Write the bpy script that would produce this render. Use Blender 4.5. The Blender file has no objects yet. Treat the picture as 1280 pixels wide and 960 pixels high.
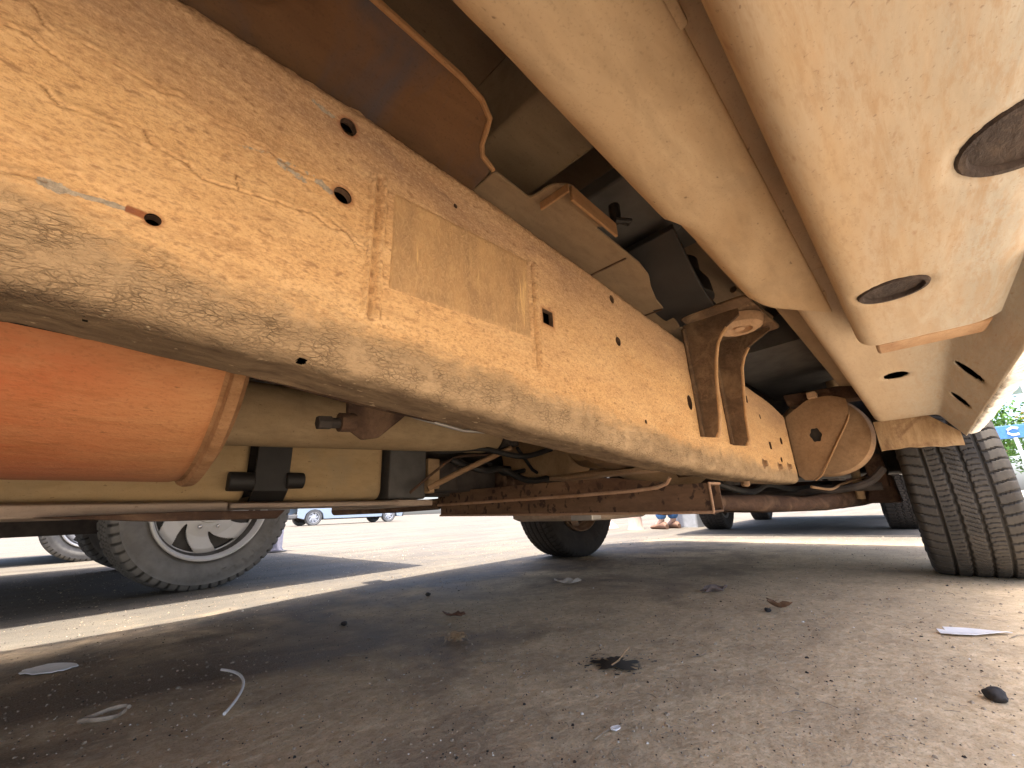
import bpy, bmesh, math, random
import numpy as np
from mathutils import Vector, Matrix
random.seed(7); rng = np.random.default_rng(7)
S = bpy.context.scene
COL = S.collection
R = math.radians
PI = math.pi

# ------------------------------------------------------------------ camera
YAW, PITCH, ROLL = R(43.912), R(17.20), R(2.326)
cam_d = bpy.data.cameras.new('camera')
cam_d.sensor_width = 36; cam_d.lens = 36*510/1280; cam_d.clip_start = .01; cam_d.clip_end = 2000
cam = bpy.data.objects.new('camera', cam_d); COL.objects.link(cam); S.camera = cam
c_, s_ = math.cos(YAW), math.sin(YAW)
fh = Vector((c_, s_, 0)); rh = Vector((s_, -c_, 0)); up = Vector((0, 0, 1))
fwd = fh*math.cos(PITCH) + up*math.sin(PITCH)
cup = -fh*math.sin(PITCH) + up*math.cos(PITCH)
# the horizon rises to the right: the camera is rolled clockwise
xr = rh*math.cos(ROLL) - cup*math.sin(ROLL)
yr = rh*math.sin(ROLL) + cup*math.cos(ROLL)
m = Matrix((xr, yr, -fwd)).transposed().to_4x4(); m.translation = Vector((0, 0, .30))
cam.matrix_world = m

# ------------------------------------------------------------------ world and sun
SUN = Vector((-.20, -.045, 1)).normalized()
w = bpy.data.worlds.new('World'); S.world = w; w.use_nodes = True
nt = w.node_tree
sky = nt.nodes.new('ShaderNodeTexSky'); sky.sky_type = 'NISHITA'; sky.sun_disc = False
sky.air_density = .7; sky.dust_density = 4.; sky.ozone_density = .3
sky.sun_elevation = math.asin(SUN.z); sky.sun_rotation = math.atan2(SUN.x, SUN.y)
nt.links.new(sky.outputs[0], nt.nodes['Background'].inputs[0])
nt.nodes['Background'].inputs[1].default_value = .15
sl = bpy.data.lights.new('sun', 'SUN'); sl.energy = 2.5; sl.angle = R(.5); sl.color = (1, .91, .79)
so = bpy.data.objects.new('sun', sl); COL.objects.link(so)
so.rotation_euler = (-SUN).to_track_quat('-Z', 'Y').to_euler(); so.location = (0, 0, 20)
S.view_settings.view_transform = 'Standard'; S.view_settings.look = 'None'
S.view_settings.gamma = 1; S.view_settings.use_curve_mapping = False
S.view_settings.exposure = 2.6
try:
    S.cycles.max_bounces = 10; S.cycles.diffuse_bounces = 6; S.cycles.use_denoising = True
except Exception: pass

# ------------------------------------------------------------------ helpers
def fbm(x, y, z=0., oct=4, seed=0):
    x = np.asarray(x, float); y = np.asarray(y, float); z = np.asarray(z, float) + 0*x
    out = np.zeros(np.broadcast(x, y, z).shape); a = 1.; tot = 0
    def h(i, j, k):
        n = (i*374761393 + j*668265263 + k*2147483647 + seed*9176367) & 0xffffffff
        n = ((n ^ (n >> 13))*1274126177) & 0xffffffff
        n = ((n ^ (n >> 16))*2246822519) & 0xffffffff
        return ((n ^ (n >> 15)) & 0xffff)/65535.
    for o in range(oct):
        xi, yi, zi = np.floor(x).astype(np.int64), np.floor(y).astype(np.int64), np.floor(z).astype(np.int64)
        fx, fy, fz = x-xi, y-yi, z-zi
        fx, fy, fz = fx*fx*(3-2*fx), fy*fy*(3-2*fy), fz*fz*(3-2*fz)
        v = 0
        for di in (0, 1):
            for dj in (0, 1):
                for dk in (0, 1):
                    v = v + h(xi+di, yi+dj, zi+dk)*(fx if di else 1-fx)*(fy if dj else 1-fy)*(fz if dk else 1-fz)
        out += a*(v-.5)*2; tot += a; a *= .5; x = x*2.03+11; y = y*2.03+5; z = z*2.03+3
    return out/tot

class MB:
    def __init__(s): s.v = []; s.f = []
    def add(s, vs, fs):
        n = len(s.v); s.v += [tuple(p) for p in vs]; s.f += [tuple(i+n for i in f) for f in fs]; return s
    def box(s, x0, x1, y0, y1, z0, z1, M=None):
        p = [Vector((x, y, z)) for x in (x0, x1) for y in (y0, y1) for z in (z0, z1)]
        if M: p = [M @ q for q in p]
        return s.add(p, [(0, 1, 3, 2), (4, 6, 7, 5), (0, 4, 5, 1), (2, 3, 7, 6), (0, 2, 6, 4), (1, 5, 7, 3)])
    def prism(s, poly, a, b, axis='x'):
        n = len(poly)
        def P(u, v, t): return {'x': (t, u, v), 'y': (u, t, v), 'z': (u, v, t)}[axis]
        vs = [P(u, v, a) for u, v in poly] + [P(u, v, b) for u, v in poly]
        fs = [(i, (i+1) % n, n+(i+1) % n, n+i) for i in range(n)] + [tuple(range(n))[::-1], tuple(range(n, 2*n))]
        return s.add(vs, fs)
    def rings(s, rs, closed=True, caps=True):
        k = len(rs[0]); vs = [p for r in rs for p in r]; fs = []
        for i in range(len(rs)-1):
            for j in range(k if closed else k-1):
                fs.append((i*k+j, i*k+(j+1) % k, (i+1)*k+(j+1) % k, (i+1)*k+j))
        if caps and closed: fs += [tuple(range(k))[::-1], tuple((len(rs)-1)*k+j for j in range(k))]
        return s.add(vs, fs)
    def tube(s, pts, r, n=12, caps=True):
        pts = [Vector(p) for p in pts]; rs = []; ref = Vector((0, 0, 1))
        for i, p in enumerate(pts):
            t = (pts[min(i+1, len(pts)-1)] - pts[max(i-1, 0)]).normalized()
            if abs(t.dot(ref)) > .95: ref = Vector((0, 1, 0)) if abs(t.y) < .9 else Vector((1, 0, 0))
            a = t.cross(ref).normalized(); b = t.cross(a)
            rr = r[i] if isinstance(r, (list, tuple)) else r
            rs.append([p + a*rr*math.cos(2*PI*k/n) + b*rr*math.sin(2*PI*k/n) for k in range(n)])
        return s.rings(rs, True, caps)
    def lathe(s, prof, c, axis='y', n=48, sy=1., sz=1., caps=False):
        rs = []
        for (t, r) in prof:
            ring = []
            for k in range(n):
                a = 2*PI*k/n; u, v = r*math.cos(a)*sy, r*math.sin(a)*sz
                ring.append({'x': (c[0]+t, c[1]+u, c[2]+v), 'y': (c[0]+u, c[1]+t, c[2]+v), 'z': (c[0]+u, c[1]+v, c[2]+t)}[axis])
            rs.append(ring)
        return s.rings(rs, True, caps)
    def build(s, name, mat, parent=None, bevel=0., smooth=True, seg=2, angle=35):
        me = bpy.data.meshes.new(name); me.from_pydata(s.v, [], s.f)
        bm = bmesh.new(); bm.from_mesh(me)
        bmesh.ops.recalc_face_normals(bm, faces=bm.faces); bm.to_mesh(me); bm.free()
        return link(name, me, mat, parent, bevel, smooth, seg, angle)

def link(name, me, mat, parent=None, bevel=0., smooth=True, seg=2, angle=35):
    o = bpy.data.objects.new(name, me); COL.objects.link(o)
    if mat: me.materials.append(mat)
    if smooth:
        me.polygons.foreach_set('use_smooth', [True]*len(me.polygons))
        try: me.set_sharp_from_angle(angle=R(angle))
        except Exception: pass
    if bevel:
        b = o.modifiers.new('bevel', 'BEVEL'); b.width = bevel; b.segments = seg; b.limit_method = 'ANGLE'; b.angle_limit = R(30)
        b.harden_normals = False
        if hasattr(b, 'use_clamp_overlap'): b.use_clamp_overlap = True
    if parent:
        o.parent = parent
        if parent.type == 'EMPTY' and parent.get('_off'): o.location = -Vector(parent.location)
    return o

def grid_mesh(name, P, closed_u=False, closed_v=False, keep=None, attrs=None):
    """P: (nu,nv,3) array of points"""
    nu, nv, _ = P.shape
    I = np.arange(nu*nv).reshape(nu, nv)
    A = I if closed_u else I[:-1]; B = np.roll(I, -1, 0) if closed_u else I[1:]
    if closed_v: A2, B2 = np.roll(A, -1, 1), np.roll(B, -1, 1)
    else: A, A2, B, B2 = A[:, :-1], A[:, 1:], B[:, :-1], B[:, 1:]
    F = np.stack([A, A2, B2, B], -1).reshape(-1, 4)
    if keep is not None: F = F[keep(P.reshape(-1, 3)[F].mean(1))]
    me = bpy.data.meshes.new(name)
    me.vertices.add(nu*nv); me.vertices.foreach_set('co', P.reshape(-1).astype(np.float32))
    me.loops.add(len(F)*4); me.loops.foreach_set('vertex_index', F.reshape(-1).astype(np.int32))
    me.polygons.add(len(F)); me.polygons.foreach_set('loop_start', np.arange(len(F), dtype=np.int32)*4)
    me.update(calc_edges=True)
    for k, a in (attrs or {}).items():
        t = me.attributes.new(k, 'FLOAT', 'POINT'); t.data.foreach_set('value', np.ascontiguousarray(a.reshape(-1), dtype=np.float32))
    me.validate()
    return me

def tag(o, label, cat, group=None, kind=None):
    if label: o['label'] = label
    if cat: o['category'] = cat
    if group: o['group'] = group
    if kind: o['kind'] = kind
    return o
def thing(name, loc, label, cat, group=None, off=False, rz=0):
    o = bpy.data.objects.new(name, None); COL.objects.link(o); o.location = loc; o.rotation_euler.z = rz
    o.empty_display_size = .1
    if off: o['_off'] = 1
    return tag(o, label, cat, group)
def kids(o): return [c for c in bpy.data.objects if c.parent == o]
def dup(o, parent=None, first=True):
    c = o.copy(); COL.objects.link(c); c.parent = parent
    for ch in kids(o): dup(ch, c)
    return c

# ------------------------------------------------------------------ materials
class N:
    """small node-graph helper"""
    def __init__(s, name):
        s.m = bpy.data.materials.new(name); s.m.use_nodes = True; s.t = s.m.node_tree
        s.b = s.t.nodes['Principled BSDF']; s.o = s.t.nodes['Material Output']
        s.tc = s.t.nodes.new('ShaderNodeTexCoord')
    def n(s, typ, **k):
        x = s.t.nodes.new(typ)
        for a, v in k.items(): setattr(x, a, v)
        return x
    def l(s, a, b): s.t.links.new(a, b)
    def coord(s, scale=(1, 1, 1), loc=(0, 0, 0), warp=0., wscale=5.):
        mp = s.n('ShaderNodeMapping'); mp.inputs['Scale'].default_value = scale; mp.inputs['Location'].default_value = loc
        s.l(s.tc.outputs['Object'], mp.inputs[0]); out = mp.outputs[0]
        if warp:
            nz = s.n('ShaderNodeTexNoise'); nz.inputs['Scale'].default_value = wscale; nz.inputs['Detail'].default_value = 3
            s.l(out, nz.inputs[0])
            a = s.n('ShaderNodeVectorMath', operation='MULTIPLY_ADD'); s.l(nz.outputs['Color'], a.inputs[0])
            a.inputs[1].default_value = (warp,)*3; s.l(out, a.inputs[2]); out = a.outputs[0]
        return out
    def noise(s, scale, detail=5, rough=.6, vec=None, dist=0.):
        x = s.n('ShaderNodeTexNoise'); x.inputs['Scale'].default_value = scale; x.inputs['Detail'].default_value = detail
        x.inputs['Roughness'].default_value = rough; x.inputs['Distortion'].default_value = dist
        s.l(vec if vec is not None else s.tc.outputs['Object'], x.inputs['Vector']); return x.outputs['Fac']
    def vor(s, scale, vec=None, feature='F1', rnd=1.):
        x = s.n('ShaderNodeTexVoronoi', feature=feature); x.inputs['Scale'].default_value = scale
        x.inputs['Randomness'].default_value = rnd
        s.l(vec if vec is not None else s.tc.outputs['Object'], x.inputs['Vector']); return x.outputs['Distance']
    def ramp(s, fac, a, b, lo=0., hi=1.):
        x = s.n('ShaderNodeMapRange'); x.inputs['From Min'].default_value = a; x.inputs['From Max'].default_value = b
        x.inputs['To Min'].default_value = lo; x.inputs['To Max'].default_value = hi; s.l(fac, x.inputs['Value']); return x.outputs[0]
    def math(s, op, a, b=None):
        x = s.n('ShaderNodeMath', operation=op)
        for i, v in enumerate((a, b)):
            if v is None: continue
            if isinstance(v, (int, float)): x.inputs[i].default_value = v
            else: s.l(v, x.inputs[i])
        return x.outputs[0]
    def mix(s, fac, a, b):
        x = s.n('ShaderNodeMix', data_type='RGBA')
        for i, v in ((0, fac), (6, a), (7, b)):
            if isinstance(v, (int, float)): x.inputs[i].default_value = v
            elif isinstance(v, tuple): x.inputs[i].default_value = (*v[:3], 1)
            else: s.l(v, x.inputs[i])
        return x.outputs[2]
    def attr(s, name):
        x = s.n('ShaderNodeAttribute', attribute_name=name); return x.outputs['Fac']
    def bump(s, h, strength, dist, prev=None):
        x = s.n('ShaderNodeBump'); x.inputs['Strength'].default_value = strength; x.inputs['Distance'].default_value = dist
        s.l(h, x.inputs['Height'])
        if prev is not None: s.l(prev, x.inputs['Normal'])
        return x.outputs[0]
    def fin(s, col, rough=.8, normal=None, metal=0., spec=.3):
        if isinstance(col, tuple): s.b.inputs['Base Color'].default_value = (*col, 1)
        else: s.l(col, s.b.inputs['Base Color'])
        if isinstance(rough, (int, float)): s.b.inputs['Roughness'].default_value = rough
        else: s.l(rough, s.b.inputs['Roughness'])
        s.b.inputs['Metallic'].default_value = metal; s.b.inputs['Specular IOR Level'].default_value = spec
        if normal is not None: s.l(normal, s.b.inputs['Normal'])
        return s.m

def dusty(name, c1, c2, spot=(.08, .045, .025), scale=6., stretch=(.35, 1, 1), spots=.5, rough=.85, bump=.35, grime=None, gr_amt=.4, fine=350):
    g = N(name); v = g.coord(stretch)
    big = g.noise(scale, 6, .62, v, .6); f = g.ramp(big, .36, .64)
    col = g.mix(f, c1, c2)
    mid = g.noise(scale*7, 5, .65, v, .3)
    col = g.mix(g.ramp(mid, .45, .75, 0, .45), col, tuple(x*.62 for x in c1))
    if grime:
        gr = g.noise(scale*.6, 6, .65, g.coord((1, 1, 1), (3, 7, 1)), .8); col = g.mix(g.ramp(gr, .5, .66, 0, gr_amt), col, grime)
    sp = g.noise(scale*22, 2, .5, g.coord((.6, 1, 1))); m_ = g.ramp(sp, .70, .76, 0, spots); col = g.mix(m_, col, spot)
    sp2 = g.noise(fine, 2, .5); col = g.mix(g.ramp(sp2, .58, .75, 0, .35), col, tuple(x*.5 for x in c1))
    n1 = g.bump(mid, bump, .004); n2 = g.bump(g.noise(fine, 3, .6), bump*.7, .0008, n1)
    return g.fin(col, rough, n2)

def plain(name, c, rough=.5, metal=0., var=.15, scale=20, spec=.4, bumpd=0.):
    g = N(name); f = g.noise(scale, 4); col = g.mix(g.ramp(f, .3, .7), tuple(x*(1-var) for x in c), tuple(min(1, x*(1+var)) for x in c))
    nn = g.bump(g.noise(scale*8, 3), .4, bumpd) if bumpd else None
    return g.fin(col, rough, nn, metal, spec)

M = {}
# frame rail: layered dirt by height on the rail (attribute v), scrapes and cracks (attributes)
def mat_rail():
    g = N('rail_dirt')
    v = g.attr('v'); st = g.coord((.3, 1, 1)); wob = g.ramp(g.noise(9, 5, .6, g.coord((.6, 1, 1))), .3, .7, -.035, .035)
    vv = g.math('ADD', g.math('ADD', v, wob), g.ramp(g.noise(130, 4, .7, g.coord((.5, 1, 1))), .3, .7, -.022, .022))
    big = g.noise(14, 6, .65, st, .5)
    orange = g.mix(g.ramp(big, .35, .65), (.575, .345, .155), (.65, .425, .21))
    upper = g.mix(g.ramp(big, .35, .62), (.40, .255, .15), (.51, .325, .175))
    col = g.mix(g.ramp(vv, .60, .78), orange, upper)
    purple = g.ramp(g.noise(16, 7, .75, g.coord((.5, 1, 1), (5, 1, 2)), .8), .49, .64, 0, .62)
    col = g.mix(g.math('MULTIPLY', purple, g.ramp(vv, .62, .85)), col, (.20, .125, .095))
    # fine streaks and brown specks
    fs = g.noise(60, 4, .7, g.coord((.22, 1, 1), (2, 2, 2)), .3); col = g.mix(g.ramp(fs, .5, .8, 0, .5), col, (.27, .15, .07))
    fs2 = g.noise(45, 4, .7, g.coord((.2, 1, 1), (9, 2, 2)), .3); col = g.mix(g.ramp(fs2, .52, .8, 0, .5), col, (.74, .52, .29))
    spk = g.noise(170, 2, .5, g.coord((.5, 1, 1))); col = g.mix(g.ramp(spk, .60, .70, 0, .65), col, (.24, .13, .065))
    grit = g.noise(420, 3, .75, g.coord((.55, 1, 1))); col = g.mix(g.ramp(grit, .50, .66, 0, .6), col, (.30, .17, .09)); col = g.mix(g.ramp(grit, .48, .34, 0, .38), col, (.76, .53, .30))
    blot = g.noise(75, 5, .75, g.coord((.4, 1, 1), (3, 3, 3)), .8); col = g.mix(g.ramp(blot, .55, .70, 0, .28), col, (.31, .18, .095))
    # lower grey mud coat with crackle
    mud = g.mix(g.ramp(g.noise(25, 5, .6, st), .3, .7), (.35, .24, .135), (.49, .345, .20))
    wv = g.coord((.42, 1, 1), (0, 0, 0), .009, 110)
    cr = g.vor(300, wv, 'DISTANCE_TO_EDGE'); crm = g.ramp(cr, .0, .13, 1, 0)
    cr2 = g.vor(620, wv, 'DISTANCE_TO_EDGE'); crm2 = g.math('MULTIPLY', g.ramp(cr2, .0, .1, 1, 0), .5)
    crm = g.math('MAXIMUM', crm, crm2); crm = g.math('MULTIPLY', crm, g.ramp(g.noise(30, 5, .7), .33, .60))
    mudc = g.mix(g.math('MULTIPLY', crm, .7), mud, (.11, .07, .04))
    mm = g.ramp(vv, .375, .315)
    col = g.mix(mm, col, mudc)
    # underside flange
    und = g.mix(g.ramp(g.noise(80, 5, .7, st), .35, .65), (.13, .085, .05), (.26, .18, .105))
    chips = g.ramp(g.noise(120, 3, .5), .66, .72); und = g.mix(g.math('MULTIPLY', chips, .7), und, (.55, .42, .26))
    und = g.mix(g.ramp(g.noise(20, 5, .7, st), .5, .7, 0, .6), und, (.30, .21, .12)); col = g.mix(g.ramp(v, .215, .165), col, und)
    # top roll
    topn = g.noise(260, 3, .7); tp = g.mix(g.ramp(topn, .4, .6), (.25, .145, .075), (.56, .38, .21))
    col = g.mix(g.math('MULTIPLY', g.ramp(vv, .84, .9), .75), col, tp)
    # general brightness mottling
    col = g.mix(g.ramp(g.noise(5, 4, .5, g.coord((.5, 1, 1), (8, 8, 8))), .45, .65, 0, .22), col, (.33, .215, .13))
    # label coat
    # scrapes and cracks, plus painted shade of the rib grooves
    sc = g.math('MULTIPLY', g.attr('scrape'), 1.0)
    scn = g.ramp(g.math('ADD', sc, g.ramp(g.noise(190, 4, .7), .3, .7, -.35, .35)), .48, .56)
    col = g.mix(scn, col, g.mix(g.ramp(g.noise(300, 3), .4, .6), (.27, .23, .18), (.40, .34, .26)))
    col = g.mix(g.ramp(g.attr('rust'), .2, .7, 0, .9), col, (.22, .07, .03))
    col = g.mix(g.ramp(g.attr('crack_shade'), .25, .9, 0, .6), col, (.15, .075, .035))
    n1 = g.bump(g.noise(60, 5, .6, g.coord((.45, 1, 1))), .4, .004)
    n2 = g.bump(g.math('MULTIPLY', crm, mm), .8, -.0012, n1)
    n3 = g.bump(g.noise(520, 3, .6), .7, .0010, n2)
    return g.fin(col, .9, n3, spec=.2)
M['rail'] = mat_rail()

def mat_label():
    g = N('label_coat'); v = g.coord((1, 1, .35))
    col = g.mix(g.ramp(g.noise(30, 6, .7, v), .35, .65), (.35, .215, .11), (.52, .32, .15))
    col = g.mix(g.ramp(g.noise(24, 4, .6, g.coord((2.5, 1, .25), (1, 1, 1))), .62, .68, 0, .8), col, (.75, .50, .22))
    fine = g.noise(160, 4, .75, g.coord((1, 1, .6)), 2.); col = g.mix(g.ramp(fine, .46, .60, 0, .6), col, (.58, .385, .19))
    n = g.bump(fine, .9, .0022)
    return g.fin(col, .85, n)
M['label'] = mat_label()
M['box'] = dusty('sill_dust', (.42, .285, .16), (.54, .40, .25), scale=7, spots=.6, bump=.12, grime=(.38, .28, .18), gr_amt=.5, fine=520)
def mat_rocker():
    g = N('stained_white_paint'); st = g.coord((.18, 1, 1))
    y = g.n('ShaderNodeSeparateXYZ'); g.l(g.tc.outputs['Object'], y.inputs[0])
    inner = g.ramp(g.math('ADD', y.outputs[1], g.ramp(g.noise(12, 5, .7, st), .2, .8, -.05, .05)), -.08, .02)
    col = g.mix(inner, (.37, .335, .28), (.48, .34, .20))
    s1 = g.ramp(g.noise(40, 6, .7, st, .4), .42, .7, 0, .75); col = g.mix(s1, col, g.mix(inner, (.54, .49, .41), (.43, .295, .175)))
    s2 = g.ramp(g.noise(90, 4, .7, g.coord((.12, 1, 1), (4, 4, 4))), .5, .75, 0, .45); col = g.mix(s2, col, (.42, .27, .15))
    s3 = g.noise(55, 6, .75, g.coord((.12, 1, 1), (6, 2, 3)), .5); col = g.mix(g.ramp(s3, .50, .62, 0, .5), col, (.37, .24, .13))
    s5 = g.noise(16, 6, .7, g.coord((.3, 1, 1), (2, 8, 3)), .6); col = g.mix(g.ramp(s5, .50, .66, 0, .25), col, (.47, .32, .18))
    s4 = g.noise(200, 4, .75, g.coord((.25, 1, 1), (1, 2, 3))); col = g.mix(g.ramp(s4, .50, .66, 0, .5), col, (.36, .24, .14))
    x_ = g.ramp(y.outputs[0], .45, .75); col = g.mix(g.math('MULTIPLY', x_, .35), col, (.46, .40, .32))
    sp = g.noise(150, 2, .5, g.coord((.4, 1, 1))); col = g.mix(g.ramp(sp, .70, .78, 0, .5), col, (.30, .18, .11))
    sp = g.noise(420, 2, .5); col = g.mix(g.ramp(sp, .66, .75, 0, .5), col, (.16, .10, .07))
    n = g.bump(g.noise(200, 4, .6, g.coord((.4, 1, 1))), .25, .001)
    n = g.bump(g.noise(9, 3, .5), .15, .004, n)
    return g.fin(col, .85, n, spec=.2)
M['rocker'] = mat_rocker()
M['brown_strip'] = dusty('stained_strip', (.32, .18, .09), (.50, .33, .19), scale=14, spots=.6, bump=.4, grime=(.24, .11, .05), gr_amt=.7)
def mat_edge():
    g = N('chipped_white_edge'); st = g.coord((3, 1, 1), (0, 0, 0), .02, 30)
    col = g.mix(g.ramp(g.noise(60, 5, .7, st), .52, .62, 0, .75), (.80, .78, .74), (.34, .30, .25))
    n = g.bump(g.noise(70, 4, .7, st), .8, .004)
    return g.fin(col, .6, n)
M['edge'] = mat_edge()
M['white'] = plain('white_paint', (.78, .78, .77), .3, var=.04, scale=3)
M['plate'] = dusty('rusty_brown_plate', (.105, .055, .026), (.16, .088, .042), scale=7, spots=.5, bump=.3, grime=(.075, .062, .066), gr_amt=1.0)
M['platelip'] = dusty('lit_lip', (.30, .17, .08), (.38, .22, .11), scale=12, bump=.25)  # lighter than the plates: lit edges painted into the colour
M['plate2'] = dusty('dusty_brown_plate', (.17, .115, .068), (.23, .16, .095), scale=9, bump=.25)
M['floor'] = dusty('dark_floor_pan', (.25, .18, .12), (.34, .25, .17), scale=4, bump=.15)
M['beam'] = dusty('floor_beam_dust', (.30, .22, .14), (.37, .285, .185), scale=5, bump=.12, spots=.3)
M['rubber'] = plain('black_rubber', (.018, .016, .015), .6, var=.3)
M['liner'] = plain('hole_shade', (.015, .012, .010), .9)  # near black: shade inside holes and slots painted in
M['dark'] = plain('dark_grime', (.05, .04, .034), .8, var=.4)
M['greyd'] = plain('dark_grey_plastic', (.085, .08, .075), .6, var=.25)
M['bracket'] = dusty('rust_bracket', (.11, .068, .040), (.19, .12, .07), scale=22, bump=1., spots=.9, fine=260, grime=(.34, .23, .13), gr_amt=.55)
M['cup'] = dusty('cup_dust', (.45, .29, .17), (.55, .37, .23), scale=20, bump=.3)
M['hang'] = dusty('hanger_dust', (.25, .15, .08), (.34, .215, .12), scale=12, bump=.4, spots=.7)
def mat_muffler():
    g = N('orange_rust_muffler'); st = g.coord((.25, 1, 1))
    x = g.n('ShaderNodeSeparateXYZ'); g.l(g.tc.outputs['Object'], x.inputs[0])
    fx = g.ramp(g.math('ADD', x.outputs[0], g.ramp(g.noise(8, 5, .7), .2, .8, -.05, .05)), -.06, .08)
    col = g.mix(fx, (.48, .145, .055), (.50, .22, .09))
    col = g.mix(g.ramp(g.noise(26, 6, .7, st, .5), .42, .72, 0, .6), col, (.56, .29, .13))
    col = g.mix(g.ramp(g.noise(60, 4, .7, st), .52, .75, 0, .6), col, (.30, .10, .035))
    col = g.mix(g.ramp(g.noise(140, 3, .6, g.coord((.6, 1, 1))), .66, .76, 0, .7), col, (.16, .07, .03))
    z = x.outputs[2]; col = g.mix(g.ramp(z, .375, .35, 0, .25), col, (.44, .26, .17))
    fr = g.noise(330, 3, .7, g.coord((.6, 1, 1))); col = g.mix(g.ramp(fr, .52, .68, 0, .4), col, (.28, .11, .045))
    bl = g.noise(17, 6, .75, g.coord((.5, 1, 1), (4, 4, 4)), 1.); col = g.mix(g.ramp(bl, .50, .66, 0, .4), col, (.36, .125, .04))
    n = g.bump(g.noise(90, 5, .7, st), .5, .003); n = g.bump(fr, .5, .0012, n)
    return g.fin(col, .7, n, spec=.3)
M['muffler'] = mat_muffler()
M['seam'] = dusty('seam_rust', (.30, .15, .065), (.42, .23, .11), scale=40, bump=.6, spots=1, spot=(.07, .03, .02))
M['pipe'] = dusty('pipe_dust', (.36, .255, .14), (.46, .34, .20), scale=10, bump=.3, grime=(.28, .20, .12))
M['tank'] = dusty('tank_dust', (.34, .235, .115), (.42, .30, .16), scale=7, bump=.2, grime=(.30, .24, .15), gr_amt=.7)
M['skid'] = dusty('skid_dust', (.38, .285, .215), (.46, .36, .28), scale=10, bump=.2)
M['rust'] = dusty('dark_rust', (.055, .030, .020), (.10, .056, .035), scale=16, bump=.8, spots=.9, grime=(.24, .15, .09), gr_amt=.5)
def mat_cross():
    g = N('spotted_rust_steel')
    col = g.mix(g.ramp(g.noise(18, 6, .7, g.coord((1, .3, 1))), .35, .65), (.095, .052, .030), (.19, .11, .062))
    sp = g.vor(34, g.coord((1, 1.2, 1), (0, 0, 0), .045, 45), 'F1', .9); col = g.mix(g.ramp(sp, .40, .26, 0, .85), col, (.03, .016, .012))
    col = g.mix(g.ramp(g.noise(12, 5, .7, g.coord((1, .5, 1), (4, 4, 4))), .55, .68, 0, .8), col, (.10, .05, .03))
    return g.fin(col, .75, g.bump(g.noise(150, 4, .7), .5, .001))
M['cross'] = mat_cross()
M['crosslip'] = dusty('pale_rust_edge', (.36, .21, .12), (.46, .29, .19), scale=22, bump=.4)  # paler than the beams so the edges stand out
M['tan'] = dusty('tan_casting', (.36, .23, .12), (.44, .30, .17), scale=14, bump=.6)
M['silver'] = plain('dull_steel', (.5, .48, .45), .4, metal=.7, var=.1)
def mat_tyre(name, c, dust):
    g = N(name); col = g.mix(g.ramp(g.noise(9, 5, .7), .4, .7, 0, .8), c, dust)
    gv = g.attr('groove'); col = g.mix(g.math('MULTIPLY', gv, .72), col, (.009, .008, .007))
    return g.fin(col, .85, g.bump(g.noise(230, 3, .6), .3, .0012), spec=.25)
M['tyre'] = mat_tyre('tyre_rubber_near', (.046, .042, .038), (.088, .078, .066))
M['tyre_dusty'] = mat_tyre('tyre_rubber_dusty', (.15, .145, .135), (.24, .235, .22))
M['tyre_dark'] = mat_tyre('tyre_rubber_dark', (.030, .026, .023), (.055, .046, .040))
M['rim'] = plain('silver_wheel_paint', (.60, .60, .59), .4, metal=0., var=.06, scale=10)
M['rim_rust'] = dusty('rusty_wheel', (.17, .10, .06), (.30, .20, .13), scale=16, bump=.5)
M['glass'] = plain('dark_glass', (.03, .035, .04), .08, var=.1, spec=.6)
M['chrome'] = plain('chrome_nut', (.75, .75, .74), .2, metal=1., var=.03)
for nm, c in dict(body_silver=(.36, .43, .50), body_white=(.75, .76, .77), body_grey=(.25, .26, .27), body_blue=(.30, .42, .52), body_dark=(.05, .055, .06)).items():
    M[nm] = plain(nm, c, .3, var=.04, scale=2)

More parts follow.
